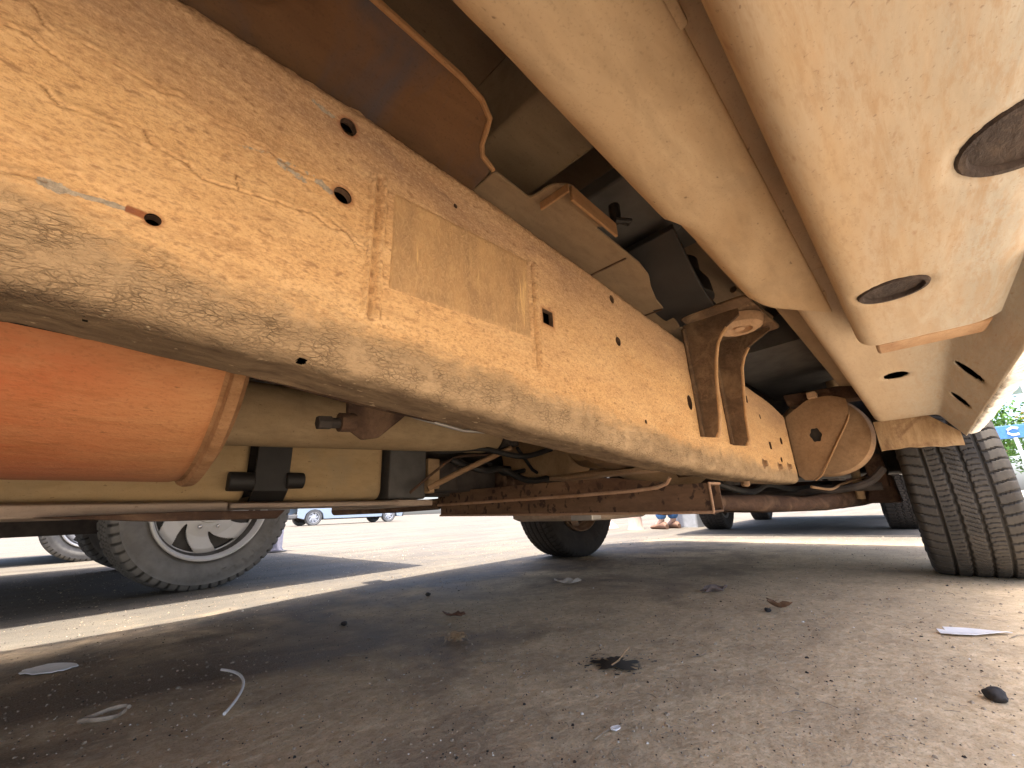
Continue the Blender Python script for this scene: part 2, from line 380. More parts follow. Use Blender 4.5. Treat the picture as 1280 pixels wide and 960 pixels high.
def mat_ground():
    g = N('dusty_asphalt'); O = g.tc.outputs['Object']
    x = g.n('ShaderNodeSeparateXYZ'); g.l(O, x.inputs[0])
    fine = g.noise(420, 2, .6); col = g.mix(g.ramp(fine, .35, .65), (.17, .122, .080), (.28, .215, .15))
    agg = g.vor(210); col = g.mix(g.math('MULTIPLY', g.ramp(agg, .36, .14, 0, .8), g.ramp(g.noise(90, 3, .6), .45, .6)), col, (.34, .285, .215))
    big = g.noise(2.1, 7, .64, g.coord((1, 1, 1), (3.1, .4, 0)), .5)
    dx = g.ramp(x.outputs[0], .0, 1.0); dy = g.ramp(x.outputs[1], 1.3, .2)
    light_bias = g.math('MULTIPLY', g.math('MULTIPLY', dx, dy), .32)  # more silt, fewer stains at the near right: painted for the light there
    silt_light = g.ramp(g.math('ADD', big, light_bias), .44, .64)
    med = g.noise(9, 6, .7); silt_light = g.math('MULTIPLY', silt_light, g.ramp(med, .25, .6, .45, 1))
    col = g.mix(silt_light, col, g.mix(g.ramp(g.noise(60, 5, .7), .35, .65), (.55, .41, .24), (.75, .59, .385)))
    st = g.ramp(g.noise(3.2, 6, .65, g.coord((1, 1, 1), (8, 2, 0)), .5), .54, .68, 0, .5)
    st = g.math('MULTIPLY', st, g.ramp(light_bias, .0, .28, 1, .1)); col = g.mix(st, col, (.05, .034, .024))
    tn = g.ramp(g.noise(60, 5, .75, g.coord((1, 1, 1), (1, 9, 0))), .58, .70, 0, .35); col = g.mix(tn, col, (.30, .24, .17))
    # sunlit lot: dusty asphalt coloured darker to offset the sun, with tyre tracks
    farA = g.math('MAXIMUM', g.ramp(g.math('ADD', x.outputs[1], g.ramp(g.noise(2.5, 5, .65), .3, .7, -.3, .3)), 1.45, 1.85), g.ramp(x.outputs[0], 2.6, 4.0))
    tr = g.noise(3.2, 7, .7, g.coord((.12, 1, 1), (0, 0, 0), .1, 1))
    pale = g.mix(g.ramp(tr, .38, .64), (.075, .072, .068), (.135, .126, .110))
    pale = g.mix(g.ramp(g.noise(240, 3, .6), .50, .66, 0, .7), pale, (.050, .046, .042))
    pale = g.mix(g.ramp(g.noise(26, 5, .7, g.coord((.4, 1, 1))), .54, .70, 0, .5), pale, (.085, .068, .052))
    col = g.mix(g.math('MULTIPLY', farA, .92), col, pale)
    # unseen pale strip added beside the van to bounce light onto its underside
    cc = g.mix(g.ramp(g.noise(5, 5, .65), .35, .65), (.40, .345, .27), (.48, .42, .335))
    col = g.mix(g.ramp(x.outputs[1], -.20, -.26), col, cc)
    sand = g.noise(310, 3, .7); col = g.mix(g.ramp(sand, .54, .68, 0, .45), col, (.05, .036, .026)); col = g.mix(g.ramp(sand, .44, .32, 0, .35), col, (.46, .38, .28))
    # white flecks and dark flecks of grit
    fl = g.noise(330, 1, .5, g.coord((1, 1, 1), (2, 6, 0))); col = g.mix(g.ramp(fl, .75, .79, 0, .9), col, (.55, .50, .44))
    fl = g.noise(210, 1, .5, g.coord((1, 1, 1), (5, 1, 0))); col = g.mix(g.ramp(fl, .75, .79, 0, .9), col, (.03, .022, .018))
    n = g.bump(g.noise(14, 5, .6), .6, .014); n = g.bump(g.noise(110, 4, .6), .35, .0025, n); n = g.bump(agg, .3, -.0009, n)
    rough = g.ramp(silt_light, 0, 1, .72, .95)
    g.b.inputs['Specular IOR Level'].default_value = .1
    return g.fin(col, rough, n, spec=.06)
M['ground'] = mat_ground()
M['leaf'] = plain('dry_leaf', (.26, .16, .09), .8, var=.4, scale=60)
M['paper'] = plain('white_scrap', (.75, .72, .68), .7, var=.06, scale=60)
M['stone'] = plain('dark_stone', (.035, .03, .027), .85, var=.4, scale=90)
M['oil'] = plain('black_oil', (.006, .005, .004), .35, var=.2)
M['wood'] = dusty('weathered_trunk', (.42, .30, .25), (.50, .38, .32), scale=6, stretch=(1, 1, .2))
M['jean'] = plain('blue_denim', (.06, .16, .36), .9, var=.3, scale=80)
M['skin'] = plain('skin', (.55, .34, .25), .6, var=.05)
M['shirt'] = plain('grey_shirt', (.28, .28, .3), .9)
M['shoe'] = plain('brown_shoe', (.16, .09, .06), .7)
M['hair'] = plain('brown_hair', (.06, .035, .02), .8)

# ------------------------------------------------------------------ the ground
def build_ground():
    b = MB()
    b.add([(-300, -300, 0), (300, -300, 0), (300, 300, 0), (-300, 300, 0)], [(0, 1, 2, 3)])
    o = b.build('ground', M['ground'], smooth=False); o['kind'] = 'structure'
build_ground()

# ------------------------------------------------------------------ wheels
def tyre_mesh(name, rad, wid, rimr, nth=360, style='highway', nw=70, detail=1.):
    """tyre about the Y axis; grid of profile x angle with cut tread"""
    hw = wid/2; pr = []
    # profile from inner bead over tread to the outer bead: (y, r, u) u = tread coordinate or nan
    side = []
    for t in np.linspace(0, 1, 14):
        a = t*PI*.5
        y = hw*(.80 + .22*math.sin(min(1, t*1.15)*PI*.62)); r = rimr + (rad-.030-rimr)*t
        side.append((min(y, hw*1.03), r))
    sh = [(hw*.985, rad-.022), (hw*.955, rad-.012), (hw*.90, rad-.006)]
    L = [(-y, r, -2) for y, r in side] + [(-y, r, -1.5) for y, r in sh]
    tread = [(t*hw*.86, rad - .004*t*t, t) for t in np.linspace(-1, 1, nw)]
    Rr = [(y, r, 1.5) for y, r in sh[::-1]] + [(y, r, 2) for y, r in side[::-1]]
    inner = [(hw*.7, rimr-.004, 3), (0, rimr-.015, 3), (-hw*.7, rimr-.004, 3)]
    pr = np.array(L + tread + Rr + inner)
    th = np.linspace(0, 2*PI, nth, endpoint=False)
    Y = np.repeat(pr[:, 0][None], nth, 0); Rd = np.repeat(pr[:, 1][None], nth, 0); U = np.repeat(pr[:, 2][None], nth, 0)
    T = np.repeat(th[:, None], len(pr), 1)
    g = np.zeros_like(Rd); tr = np.abs(U) <= 1
    npitch = 66
    if style == 'highway':
        zz = .011*np.sign(np.sin(T*npitch))
        for c in (-.62, -.22, .22, .62):
            g = np.maximum(g, np.clip(1.5 - np.abs(U-c-zz*(abs(c) < .5))/.040, 0, 1)*tr)
        ph = (T*npitch/(2*PI)) % 1
        # sipes: slanted in the ribs, long across the shoulders
        sip = (T*npitch*2/(2*PI) + .9*U + .3*np.sin(U*9)) % 1
        g = np.maximum(g, .55*(np.abs(sip-.5) < .11)*tr*(np.abs(U) < .60)*(np.abs(((U+1.02) % .4)-.2) < .15))
        shd = (T*npitch/(2*PI) + .22*np.cos(np.abs(U)*5)) % 1
        g = np.maximum(g, .75*(np.abs(shd-.5) < .10)*(np.abs(U) > .66)*(np.abs(U) < 1.6))
    else:
        ph = (T*56/(2*PI) + .25*np.sign(U)) % 1
        for c in (-.45, 0, .45):
            g = np.maximum(g, np.clip(1.5 - np.abs(U-c-.05*np.sign(np.sin(T*56)))/.045, 0, 1)*tr)
        g = np.maximum(g, 1.*(np.abs(ph-.5) < .13)*(np.abs(U) > .62)*(np.abs(U) < 1.6))
        g = np.maximum(g, .8*(np.abs(((T*112/(2*PI) + U) % 1)-.5) < .13)*(np.abs(U) < .5))
    # sidewall ring beads and raised lettering-like blocks are kept shallow
    Rd = Rd - g*.0065*detail
    dep = np.zeros_like(Rd)
    sidem = (np.abs(U) == 2)
    rn = (Rd-rimr)/(rad-rimr)
    ang = (T*40/(2*PI)); cell = np.floor(ang*3); bl = (fbm(cell*3.7, np.floor(rn*26)*2.1, 0, 1, 5) > .0)*(np.sin(T*2) > .1)
    dep += sidem*.0045*bl*(np.abs(rn-.45) < .11)
    dep += sidem*(.0022*np.exp(-((rn-.78)/.03)**2) + .003*np.exp(-((rn-.12)/.04)**2) + .0015*np.exp(-((rn-.62)/.02)**2))
    Y = Y + np.sign(Y)*dep
    # contact patch: flatten a little at the bottom
    Px = Rd*np.sin(T); Pz = -Rd*np.cos(T)
    Pz = np.maximum(Pz, -(rad-.007))
    P = np.stack([Px, Y, Pz + rad - .007], -1)
    me = grid_mesh(name, P, True, True, attrs={'groove': np.clip(g, 0, 1)})
    return me

RIMS = {}
def rim_obj(parent, rimr, wid, mat, nslot=7, out=1, lug=True, hub='cap', zc=.36):
    """wheel with slots; faces +Y when out=1"""
    nr, na = 70, nslot*56
    rr = np.concatenate([np.linspace(.02, .9, nr-6), np.array([.92, .94, .955, .97, .985, 1.0])])*rimr
    a = np.linspace(0, 2*PI, na, endpoint=False)
    RR, AA = np.meshgrid(rr, a)
    q = RR/rimr
    d = np.where(q > .93, .018, 0) + np.where(q < .36, .0, -.022*np.clip((q-.36)/.2, 0, 1)) - .014*np.clip((q-.78)/.1, 0, 1)
    d = d + np.where(q > .90, .03, 0)
    ph = (AA*nslot/(2*PI) - .55*(q-.6)) % 1
    lo, hi = .46, .84
    # triangular windows
    wdt = .30*(q-lo)/(hi-lo) + .05
    P = np.stack([RR*np.cos(AA), out*(wid*.5-.045+d), RR*np.sin(AA)+zc], -1)
    base = P.copy()
    qf = (q[:, :-1]+q[:, 1:])/2
    def keep(c):
        r_ = np.hypot(c[:, 0], c[:, 2]-zc)/rimr; a_ = np.arctan2(c[:, 2]-zc, c[:, 0])
        p_ = (a_*nslot/(2*PI) - 1.3*(r_-.6)) % 1
        w_ = .24*(r_-lo)/(hi-lo) + .04
        return ~((r_ > lo) & (r_ < hi) & (np.abs(p_-.5) < w_))
    rk_ = (rimr, wid, nslot, out, zc, mat.name)
    if rk_ not in RIMS: RIMS[rk_] = grid_mesh('rim', P, True, False, keep); RIMS[rk_].materials.append(mat)
    me = RIMS[rk_]
    o = bpy.data.objects.new('rim', me); COL.objects.link(o); o.parent = parent; me.polygons.foreach_set('use_smooth', [True]*len(me.polygons))
    so_ = o.modifiers.new('thickness', 'SOLIDIFY'); so_.thickness = .012; so_.offset = 0
    b = MB()
    b.lathe([(out*(wid*.5-.02), rimr), (out*(wid*.5-.025), rimr*.93), (out*(wid*.2), rimr*.86), (-out*(wid*.38), rimr*.88), (-out*(wid*.42), rimr)], (0, 0, zc), 'y', 64)
    b.lathe([(-out*.02, .001), (-out*.02, rimr*.84), (out*.02, rimr*.82), (out*.02, .001)], (0, 0, zc), 'y', 32)  # wide dark disc added to block light through the windows
    d_ = b.build('rim_barrel', M['rim_rust'] if mat is M['rim_rust'] else M['greyd'], parent)
    b = MB(); b.lathe([(out*(wid*.5-.016), rimr*1.0), (out*(wid*.5-.004), rimr*.995), (out*(wid*.5-.002), rimr*.965), (out*(wid*.5-.014), rimr*.93), (out*(wid*.5-.05), rimr*.90)], (0, 0, zc), 'y', 72)
    b.build('rim_lip', mat, o)
    b = MB(); yo = out*(wid*.5-.045)
    b.lathe([(yo, rimr*.32), (yo+out*.02, rimr*.30), (yo+out*.03, rimr*.22), (yo+out*.034, .001)], (0, 0, zc), 'y', 32)
    b.build('hub_cap', mat, o)
    if lug:
        lm = None
        for k in range(8):
            an = 2*PI*(k+.5)/8; p = Vector((math.cos(an)*rimr*.40, yo, math.sin(an)*rimr*.40+zc))
            if lm is None:
                b = MB(); b.lathe([(-.004, .010), (out*.012, .010), (out*.017, .006), (out*.018, .0005)], (0, 0, 0), 'y', 10)
                ln = b.build('lug_nut', M['chrome'], o); lm = ln.data
            else:
                ln = bpy.data.objects.new('lug_nut', lm); COL.objects.link(ln); ln.parent = o
            ln.location = p
    return o

TY = {}
def wheel(parent, x, y, rad, wid, rimr, kind, mat, rmat, steer=0., out=1, nth=360, nw=70):
    key = (rad, wid, rimr, kind, nth, nw)
    if key not in TY: TY[key] = tyre_mesh('tyre', rad, wid, rimr, nth, kind, nw)
    h = bpy.data.objects.new('wheel', None); COL.objects.link(h); h.empty_display_size = .1
    h.parent = parent
    off = Vector(parent.location) if parent.get('_off') else Vector()
    h.location = Vector((x, y, 0)) - off; h.rotation_euler.z = steer
    me = TY[key]
    if not me.materials: me.materials.append(mat)
    elif me.materials[0] is not mat: me = me.copy(); me.materials[0] = mat
    o = link('tyre', me, None, h)
    me.polygons.foreach_set('use_smooth', [True]*len(me.polygons))
    rim_obj(h, rimr, wid, rmat, out=out, zc=rad-.007)
    return h

# ------------------------------------------------------------------ the van we lie under
van = thing('van', (1.0, .93, 0), 'large white van overhead, seen from below with dusty orange frame rail and rusty muffler', 'van', off=True)

def interp(x, pts):
    p = np.array(pts); return np.interp(x, p[:, 0], p[:, 1])
ZT = [(-1.2, .70), (-.11, .706), (-.018, .71), (.157, .719), (.3, .714), (.61, .698), (.97, .677), (1.39, .660), (1.6, .652), (1.74, .640), (1.86, .622)]
ZB = [(-1.2, .44), (-.05, .430), (.02, .424), (.117, .418), (.21, .410), (.41, .394), (.77, .370), (1.2, .356), (1.5, .353), (1.86, .354)]
HOLES = [(.120, .677, .0085, .010), (.121, .592, .0085, .0085), (-.001, .497, .0045, .0045), (.423, .563, .0115, .0115, 'sq'), (.621, .581, .0085, .0085),
         (.617, .664, .008, .008), (.910, .514, .013, .017), (.256, .660, .003, .003), (.106, .424, .004, .002), (-.02, .425, .004, .002), (1.38, .60, .013, .011, 'sq'), (1.55, .47, .014, .012, 'sq'),
         (1.72, .50, .018, .013), (1.66, .43, .013, .009), (1.50, .56, .008, .008), (.687, .443, .004, .004)]
CRK = [[(-0.0783, 0.6185), (-0.0723, 0.6055), (-0.0677, 0.6049)], [(-0.0539, 0.6087), (-0.0369, 0.6057), (-0.0147, 0.6013), (-0.004, 0.6069), (0.0155, 0.5994), (0.0354, 0.603), (0.0533, 0.5997), (0.0794, 0.5921), (0.1064, 0.6011)], [(-0.0651, 0.5619), (-0.0552, 0.5542), (-0.0448, 0.555), (-0.0282, 0.5577)], [(-0.0244, 0.5701), (-0.0115, 0.5565), (0.0094, 0.5521), (0.0177, 0.5451), (0.0351, 0.5466), (0.0593, 0.5515), (0.0848, 0.5552), (0.1, 0.5571), (0.1125, 0.5511), (0.1256, 0.5536), (0.1459, 0.5442), (0.1527, 0.5269)], [(-0.0666, 0.4944), (-0.0567, 0.497), (-0.0498, 0.4969)], [(0.1139, 0.5605), (0.1336, 0.5489), (0.1493, 0.5298)], [(0.0383, 0.5619), (0.0417, 0.5485)], [(-0.0869, 0.5903), (-0.0748, 0.5933), (-0.0635, 0.5876)]]
SCR = [((-0.0503, 0.4966), (-0.0436, 0.4955), 0.004, 1), ((-0.0436, 0.4955), (-0.0212, 0.4976), 0.0022, 1.0), ((-0.0212, 0.4976), (-0.0117, 0.4981), 0.0025, 0.95), ((0.0861, 0.6808), (0.1032, 0.677), 0.004, 0.85), ((0.0665, 0.592), (0.0865, 0.588), 0.005, 0.62), ((0.0632, 0.5939), (0.0724, 0.5961), 0.004, 0.6), ((0.0985, 0.5932), (0.109, 0.589), 0.0045, 0.95), ((0.0359, 0.5909), (0.0481, 0.5933), 0.003, 0.5), ((0.0478, 0.5956), (0.0996, 0.5966), 0.003, 0.42)]
def build_rail():
    xs = np.concatenate([np.linspace(-1.2, -.16, 20, endpoint=False), np.arange(-.16, .26, .0013), np.arange(.26, .70, .0021), np.arange(.70, 1.862, .005)])
    # profile parameter 0..1 mapped to the cross-section between flange and flange
    prof = []   # (y offset, fraction pos, v)
    lows = [(.401, 'b', .004, .0), (.400, 'b', .001, .02), (.397, 'b', 0, .04), (.390, 'b', 0, .05), (.384, 'b', .0, .055), (.377, 'b', .0, .065), (.371, 'b', 0, .075), (.366, 'b', 0, .085), (.361, 'b', 0, .095), (.357, 'b', 0, .11), (.354, 'b', .0002, .12)]
    for t in np.linspace(0, 1, 26):
        a = t*PI/2; lows.append((.330 + .022*(1-math.sin(a)), 'b', .024*(1-math.cos(a)), .13 + .15*t))
    mids = [(.330, 'm', t, .29 + .57*t) for t in np.linspace(0, 1, 190)[1:-1]]
    tops = []
    for t in np.linspace(0, 1, 16):
        a = t*PI/2; tops.append((.330 + .024*(1-math.cos(a)), 't', -.024*(1-math.sin(a)), .87 + .08*t))
    tops += [(.365, 't', 0, .96), (.38, 't', 0, .98), (.401, 't', 0, 1.)]
    pr = lows + mids + tops
    zt = interp(xs, ZT); zb = interp(xs, ZB)
    nx, npf = len(xs), len(pr)
    X = np.repeat(xs[:, None], npf, 1); Y = np.zeros((nx, npf)); Z = np.zeros((nx, npf)); V = np.zeros((nx, npf))
    for j, (y, k, q, v) in enumerate(pr):
        Y[:, j] = y; V[:, j] = v
        if k == 'b': Z[:, j] = zb + q
        elif k == 't': Z[:, j] = zt + q
        else: Z[:, j] = (zb+.024) + (zt-.024-zb-.024)*q
    # snap the grid to the hole outlines
    def dist(h, X, Z):
        if len(h) > 4: return np.maximum(np.abs(X-h[0])/h[2], np.abs(Z-h[1])/h[3])
        return np.hypot((X-h[0])/h[2], (Z-h[1])/h[3])
    web = (V > .13) & (V < .95)
    for h in HOLES:
        d = dist(h, X, Z); lim = np.clip(.0016/min(h[2], h[3]) if h[0] < .7 else .0035/min(h[2], h[3]), 0, .45)
        mk = web & (np.abs(d-1) < lim) & (d > .2)
        s = np.where(mk, 1/np.maximum(d, .2), 1)
        X = np.where(mk, h[0]+(X-h[0])*s, X); Z = np.where(mk, h[1]+(Z-h[1])*s, Z)
    # relief
    n1 = fbm(X*9, Z*14, 0, 4, 1); n2 = fbm(X*70, Z*160, 0, 4, 2); n3 = fbm(X*28, Z*60, 0, 4, 3)
    lowm = np.clip((.36-V)/.08, 0, 1)
    H = .0018*n1 + .0004*n2 + .0013*n2*lowm + .0013*n3*lowm
    topm = np.clip((V-.8)/.08, 0, 1); H += .0016*fbm(X*110, Z*160, Y*80, 3, 5)*topm
    # pressed vertical ribs: two raised beads each, groove shade painted dark
    C0 = np.zeros_like(X); a_z = lambda Z, dz: np.clip((Z-.474)/.006, 0, 1)*np.clip((.642+dz-Z)/.006, 0, 1)
    for xc, dz in ((.1565, 0), (.394, .004)):
        for k in (-.0062, .0062):
            wob = .0012*fbm(Z*60, 0*Z, 0, 2, 9)
            a = np.exp(-((X-xc-k-wob)/.0024)**2)*np.clip((Z-.474)/.006, 0, 1)*np.clip((.642+dz-Z)/.006, 0, 1)
            H += .0036*a*(.7+.7*n2); C0 = np.maximum(C0, np.clip(np.exp(-((np.abs(X-xc-wob)-.0105)/.0013)**2)*(a_z(Z, dz) > .5)*(.55+1.2*n2), 0, 1)*.8)
        a = np.exp(-((X-xc)/.0026)**2)*np.clip((Z-.474)/.006, 0, 1)*np.clip((.642+dz-Z)/.006, 0, 1); H -= .0026*a; C0 = np.maximum(C0, a*.9*np.clip(.6+n2, 0, 1))
    # cracks and scrapes
    C = np.zeros_like(X); SC = np.zeros_like(X); RU = np.zeros_like(X)
    def seg(px, pz, a, b):
        ax, az = a; bx, bz = b; dx, dz = bx-ax, bz-az; L = dx*dx+dz*dz+1e-12
        t = np.clip(((px-ax)*dx+(pz-az)*dz)/L, 0, 1); return np.hypot(px-ax-t*dx, pz-az-t*dz), t
    wx = X + .0024*fbm(X*110, Z*110, 0, 5, 21); wz = Z + .0024*fbm(X*110, Z*110, 0, 5, 22)
    for pl in CRK:
        for a, b in zip(pl[:-1], pl[1:]):
            d, t = seg(wx, wz, a, b); C = np.maximum(C, np.clip(1.35-d/.0008, 0, 1))
            H += .0005*np.exp(-((d-.003)/.002)**2)*web
    C = np.maximum(C*np.clip(.9+1.6*fbm(X*45, Z*45, 0, 3, 33), 0, 1), C0)*web
    for a, b, wd, st in SCR:
        d, t = seg(X, Z, a, b); SC = np.maximum(SC, np.clip(1.25-d/wd, 0, 1)*st)
    for h in HOLES[:4]:
        d = dist(h, X, Z); RU = np.maximum(RU, np.clip(1.9-d, 0, 1)*.6)
    d, t = seg(X, Z, (.004-.020, .4985), (-.003, .4975)); RU = np.maximum(RU, np.clip(1.4-d/.003, 0, 1)*(t > .1))
    H -= .0012*C
    for h in HOLES: H -= .0007*np.clip(1.7-dist(h, X, Z), 0, 1)*web
    H *= (V > .02)*(V < .98)
    # outward direction of the section
    ny = np.where(V < .13, 0, np.where(V < .28, -np.sin((V-.13)/.15*PI/2), np.where(V < .87, -1, np.where(V < .95, -np.cos((V-.87)/.08*PI/2), 0))))
    nz = np.where(V < .13, -1, np.where(V < .28, -np.cos((V-.13)/.15*PI/2), np.where(V < .87, 0, np.where(V < .95, np.sin((V-.87)/.08*PI/2), 1))))
    Y = Y + H*ny; Z = Z + H*nz
    P = np.stack([X, Y, Z], -1)
    def keep(c):
        k = np.ones(len(c), bool)
        for h in HOLES: k &= ~((dist(h, c[:, 0], c[:, 2]) < .985) & (c[:, 1] < .36) & (c[:, 2] > .415 if h[1] < .43 else True))
        return k
    me = grid_mesh('frame_rail', P, keep=keep, attrs={'v': V, 'scrape': SC, 'crack_shade': C, 'rust': RU})
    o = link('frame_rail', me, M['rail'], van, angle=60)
    # inner liner: hole walls, back web and end plate, closing the rail; liner black as painted shade
    b = MB()
    for h in HOLES:
        if h[1] < .43 and h[0] < .2: continue
        n = 4 if len(h) > 4 else 16; k = math.sqrt(2) if n == 4 else 1
        ring = lambda y, s=1.: [(h[0]+h[2]*s*k*math.cos(2*PI*(i+.5)/n), y, h[1]+h[3]*s*k*math.sin(2*PI*(i+.5)/n)) for i in range(n)]
        b.rings([ring(.3312), ring(.338)], True, False)
    b.build('hole_wall', M['rust'], o)['kind'] = 'stuff'
    b = MB(); N_ = 24
    xx = np.linspace(-1.2, 1.858, N_)
    rings = []
    for x in xx:
        zt_, zb_ = float(interp(x, ZT)), float(interp(x, ZB))
        rings.append([(x, .360, zb_+.008), (x, .396, zb_+.006), (x, .401, zb_+.002), (x, .405, zt_+.001), (x, .398, zt_-.005), (x, .36, zt_-.006)])
    b.rings(rings, False, False); b.build('rail_liner', M['liner'], o)
    b = MB(); zt_, zb_ = float(interp(1.86, ZT)), float(interp(1.86, ZB))
    b.prism([(.331, zb_+.024), (.339, zb_+.008), (.354, zb_+.002), (.40, zb_+.002), (.40, zt_-.003), (.35, zt_-.003), (.331, zt_-.028)], 1.856, 1.8595)
    b.build('end_plate', M['hang'], o)
    # plate patch between the ribs
    xs = np.arange(.1735, .384, .0016); zs = np.linspace(0, 1, 70)
    X, T = np.meshgrid(xs, zs, indexing='ij')
    zb2 = .513 + (X-.172)*.024; zt2 = .629 + (X-.172)*.055
    Z = zb2 + (zt2-zb2)*T
    H = .0012 + .0005*fbm(X*120, Z*60, 0, 4, 41) + .0018*n_at(X, Z)
    H = H + .0014*np.exp(-(T/.035)**2)
    edge = np.minimum(np.minimum(T, 1-T)*14, np.minimum(X-.1735, .3825-X)/.003); H = H*np.clip(edge*1.5, 0, 1) - .0006*(edge < .05)
    P = np.stack([X, .330-H, Z], -1)
    link('cover_patch', grid_mesh('cover_patch', P), M['label'], o, angle=60)
def n_at(X, Z): return fbm(X*9, Z*14, 0, 4, 1)
build_rail()

def pillow(name, x0, x1, prof, mat, parent, nx=40, front_r=.05, back=False, noise=.0015, seed=0, warp=None):
    """a pressed sheet: closed (Y,Z) profile running along X, its front end rounded off"""
    xs = np.concatenate([np.linspace(x0, x1-front_r, nx), x1-front_r+front_r*np.sin(np.linspace(0, PI/2, 10)[1:])])
    pr = np.array(prof); c = pr.mean(0)
    k = np.where(xs > x1-front_r, 1-np.sqrt(np.clip(1-((xs-x1+front_r)/front_r)**2, 0, 1)), 0)
    P = np.zeros((len(xs), len(pr), 3)); P[:, :, 0] = xs[:, None]
    w_ = pr[:, 0].max()-pr[:, 0].min()
    for i, kk in enumerate(k):
        d = c-pr; L = np.linalg.norm(d, axis=1)[:, None]; P[i, :, 1:] = pr + d/L*np.minimum(front_r*kk, L*.9)
    n = fbm(P[:, :, 0]*7, P[:, :, 1]*15, P[:, :, 2]*15, 4, seed); P[:, :, 2] += noise*n
    if warp: warp(P)
    me = grid_mesh(name, P, False, True)
    bm = bmesh.new(); bm.from_mesh(me)
    bmesh.ops.holes_fill(bm, edges=[e for e in bm.edges if e.is_boundary]); bmesh.ops.recalc_face_normals(bm, faces=bm.faces)
    bm.to_mesh(me); bm.free()
    return link(name, me, mat, parent, angle=40)

def roundprof(pts, r, n=6):
    out = []
    k = len(pts)
    for i in range(k):
        p0, p1, p2 = Vector(pts[i-1]), Vector(pts[i]), Vector(pts[(i+1) % k])
        rr = r[i] if isinstance(r, (list, tuple)) else r
        a = (p0-p1); b = (p2-p1); rr = min(rr, a.length*.48, b.length*.48); a.normalize(); b.normalize()
        A, B = p1+a*rr, p1+b*rr
        for t in np.linspace(0, 1, n): out.append(tuple(A*(1-t)**2 + p1*2*t*(1-t) + B*t*t))
    return out

def fillprof(pts, step=.012):
    out = []
    for i, p in enumerate(pts):
        q = pts[(i+1) % len(pts)]; L = math.dist(p, q); n = max(1, int(L/step))
        out += [(p[0]+(q[0]-p[0])*t/n, p[1]+(q[1]-p[1])*t/n) for t in range(n)]
    return out

# --- inner sill box with its seam
def sill_warp(P):
    t = np.clip((P[:, :, 0]-.30)/.30, 0, 1); P[:, :, 0] += t*t*.105*np.clip((.112-P[:, :, 1])/.08, 0, 1)
    j = np.clip((P[:, :, 0]-.345)/.03, 0, 1); j = j*j*(3-2*j); P[:, :, 1] -= .008*j*np.clip((P[:, :, 1]-.095)/.02, 0, 1)
    P[:, :, 2] += .0016*fbm(P[:, :, 0]*22, P[:, :, 1]*30, 0, 3, 61)
sb = pillow('sill_box', -1.2, .635, fillprof(roundprof([(.126, .555), (.036, .550), (.036, .80), (.138, .80)], [.035, .003, .01, .01])), M['box'], van, nx=150, front_r=.045, noise=.003, seed=3, warp=sill_warp)
pillow('sill_flange', -1.2, .70, fillprof(roundprof([(.046, .5535), (.012, .556), (.012, .80), (.046, .80)], [.001, .004, .01, .01])), M['box'], sb, front_r=.01, noise=.001, seed=3)
pillow('sill_flange', -1.2, .185, fillprof(roundprof([(.0375, .5475), (.0325, .5475), (.0325, .552), (.0375, .552)], .0008)), M['box'], sb, front_r=.004, noise=.0006, seed=4)
pillow('inner_sill', .55, 2.05, fillprof(roundprof([(.145, .70), (.085, .69), (.06, .90), (.17, .90)], .012)), M['beam'], van, front_r=.03, noise=.002, seed=5)

# --- rocker panel, with drain holes cut through
def sheet_with_holes(name, xs, prof, mat, parent, holes, noise=.0015, seed=0, thick=.002):
    """open (Y,Z) profile swept along X; holes are (x, y, rx, ry, ring) on the underside"""
    pr = np.array(prof); P = np.zeros((len(xs), len(pr), 3)); P[:, :, 0] = np.array(xs)[:, None]; P[:, :, 1:] = pr[None]
    P[:, :, 2] += noise*fbm(P[:, :, 0]*6, P[:, :, 1]*20, P[:, :, 2]*5, 4, seed)
    X, Y = P[:, :, 0], P[:, :, 1]
    for (hx, hy, rx, ry) in holes:
        d = np.hypot((X-hx)/rx, (Y-hy)/ry); mk = np.abs(d-1) < .14; s = np.where(mk, 1/np.maximum(d, .2), 1)
        P[:, :, 0] = np.where(mk, hx+(X-hx)*s, X); P[:, :, 1] = np.where(mk, hy+(Y-hy)*s, Y); X, Y = P[:, :, 0].copy(), P[:, :, 1].copy()
        P[:, :, 2] += .003*np.clip((1.35-d)/.35, 0, 1)
    def keep(c):
        k = np.ones(len(c), bool)
        for (hx, hy, rx, ry) in holes: k &= np.hypot((c[:, 0]-hx)/rx, (c[:, 1]-hy)/ry) > .98
        return k
    o = link(name, grid_mesh(name, P, keep=keep), mat, parent, angle=50)
    s = o.modifiers.new('thickness', 'SOLIDIFY'); s.thickness = thick; s.offset = -1
    return o
def openprof(pts, r, step=.004):
    f = roundprof(pts, r, 8); f = f[8:-8]   # drop the roundings of the two ends
    f = [pts[0]] + f + [pts[-1]]
    out = []
    for p, q in zip(f[:-1], f[1:]):
        n = max(1, int(math.dist(p, q)/step)); out += [(p[0]+(q[0]-p[0])*t/n, p[1]+(q[1]-p[1])*t/n) for t in range(n)]
    return out + [pts[-1]]
xs1 = np.concatenate([np.linspace(-1.2, .1, 30, endpoint=False), np.arange(.1, .735, .004)])
rk = sheet_with_holes('rocker_panel', xs1, openprof([(.035, .80), (.018, .50), (-.118, .50), (-.150, .56), (-.150, .80)], [0, .019, .05, .03, 0]), M['rocker'], van, [(.350, -.094, .033, .030), (.541, -.023, .024, .0255)], seed=11)
b = MB(); b.prism([(.019, .525), (-.01, .503), (-.10, .503), (-.15, .57), (-.15, .75), (.03, .75)], .731, .738); b.build('end_wall', M['brown_strip'], rk)
xs2 = np.arange(.55, 1.975, .006)
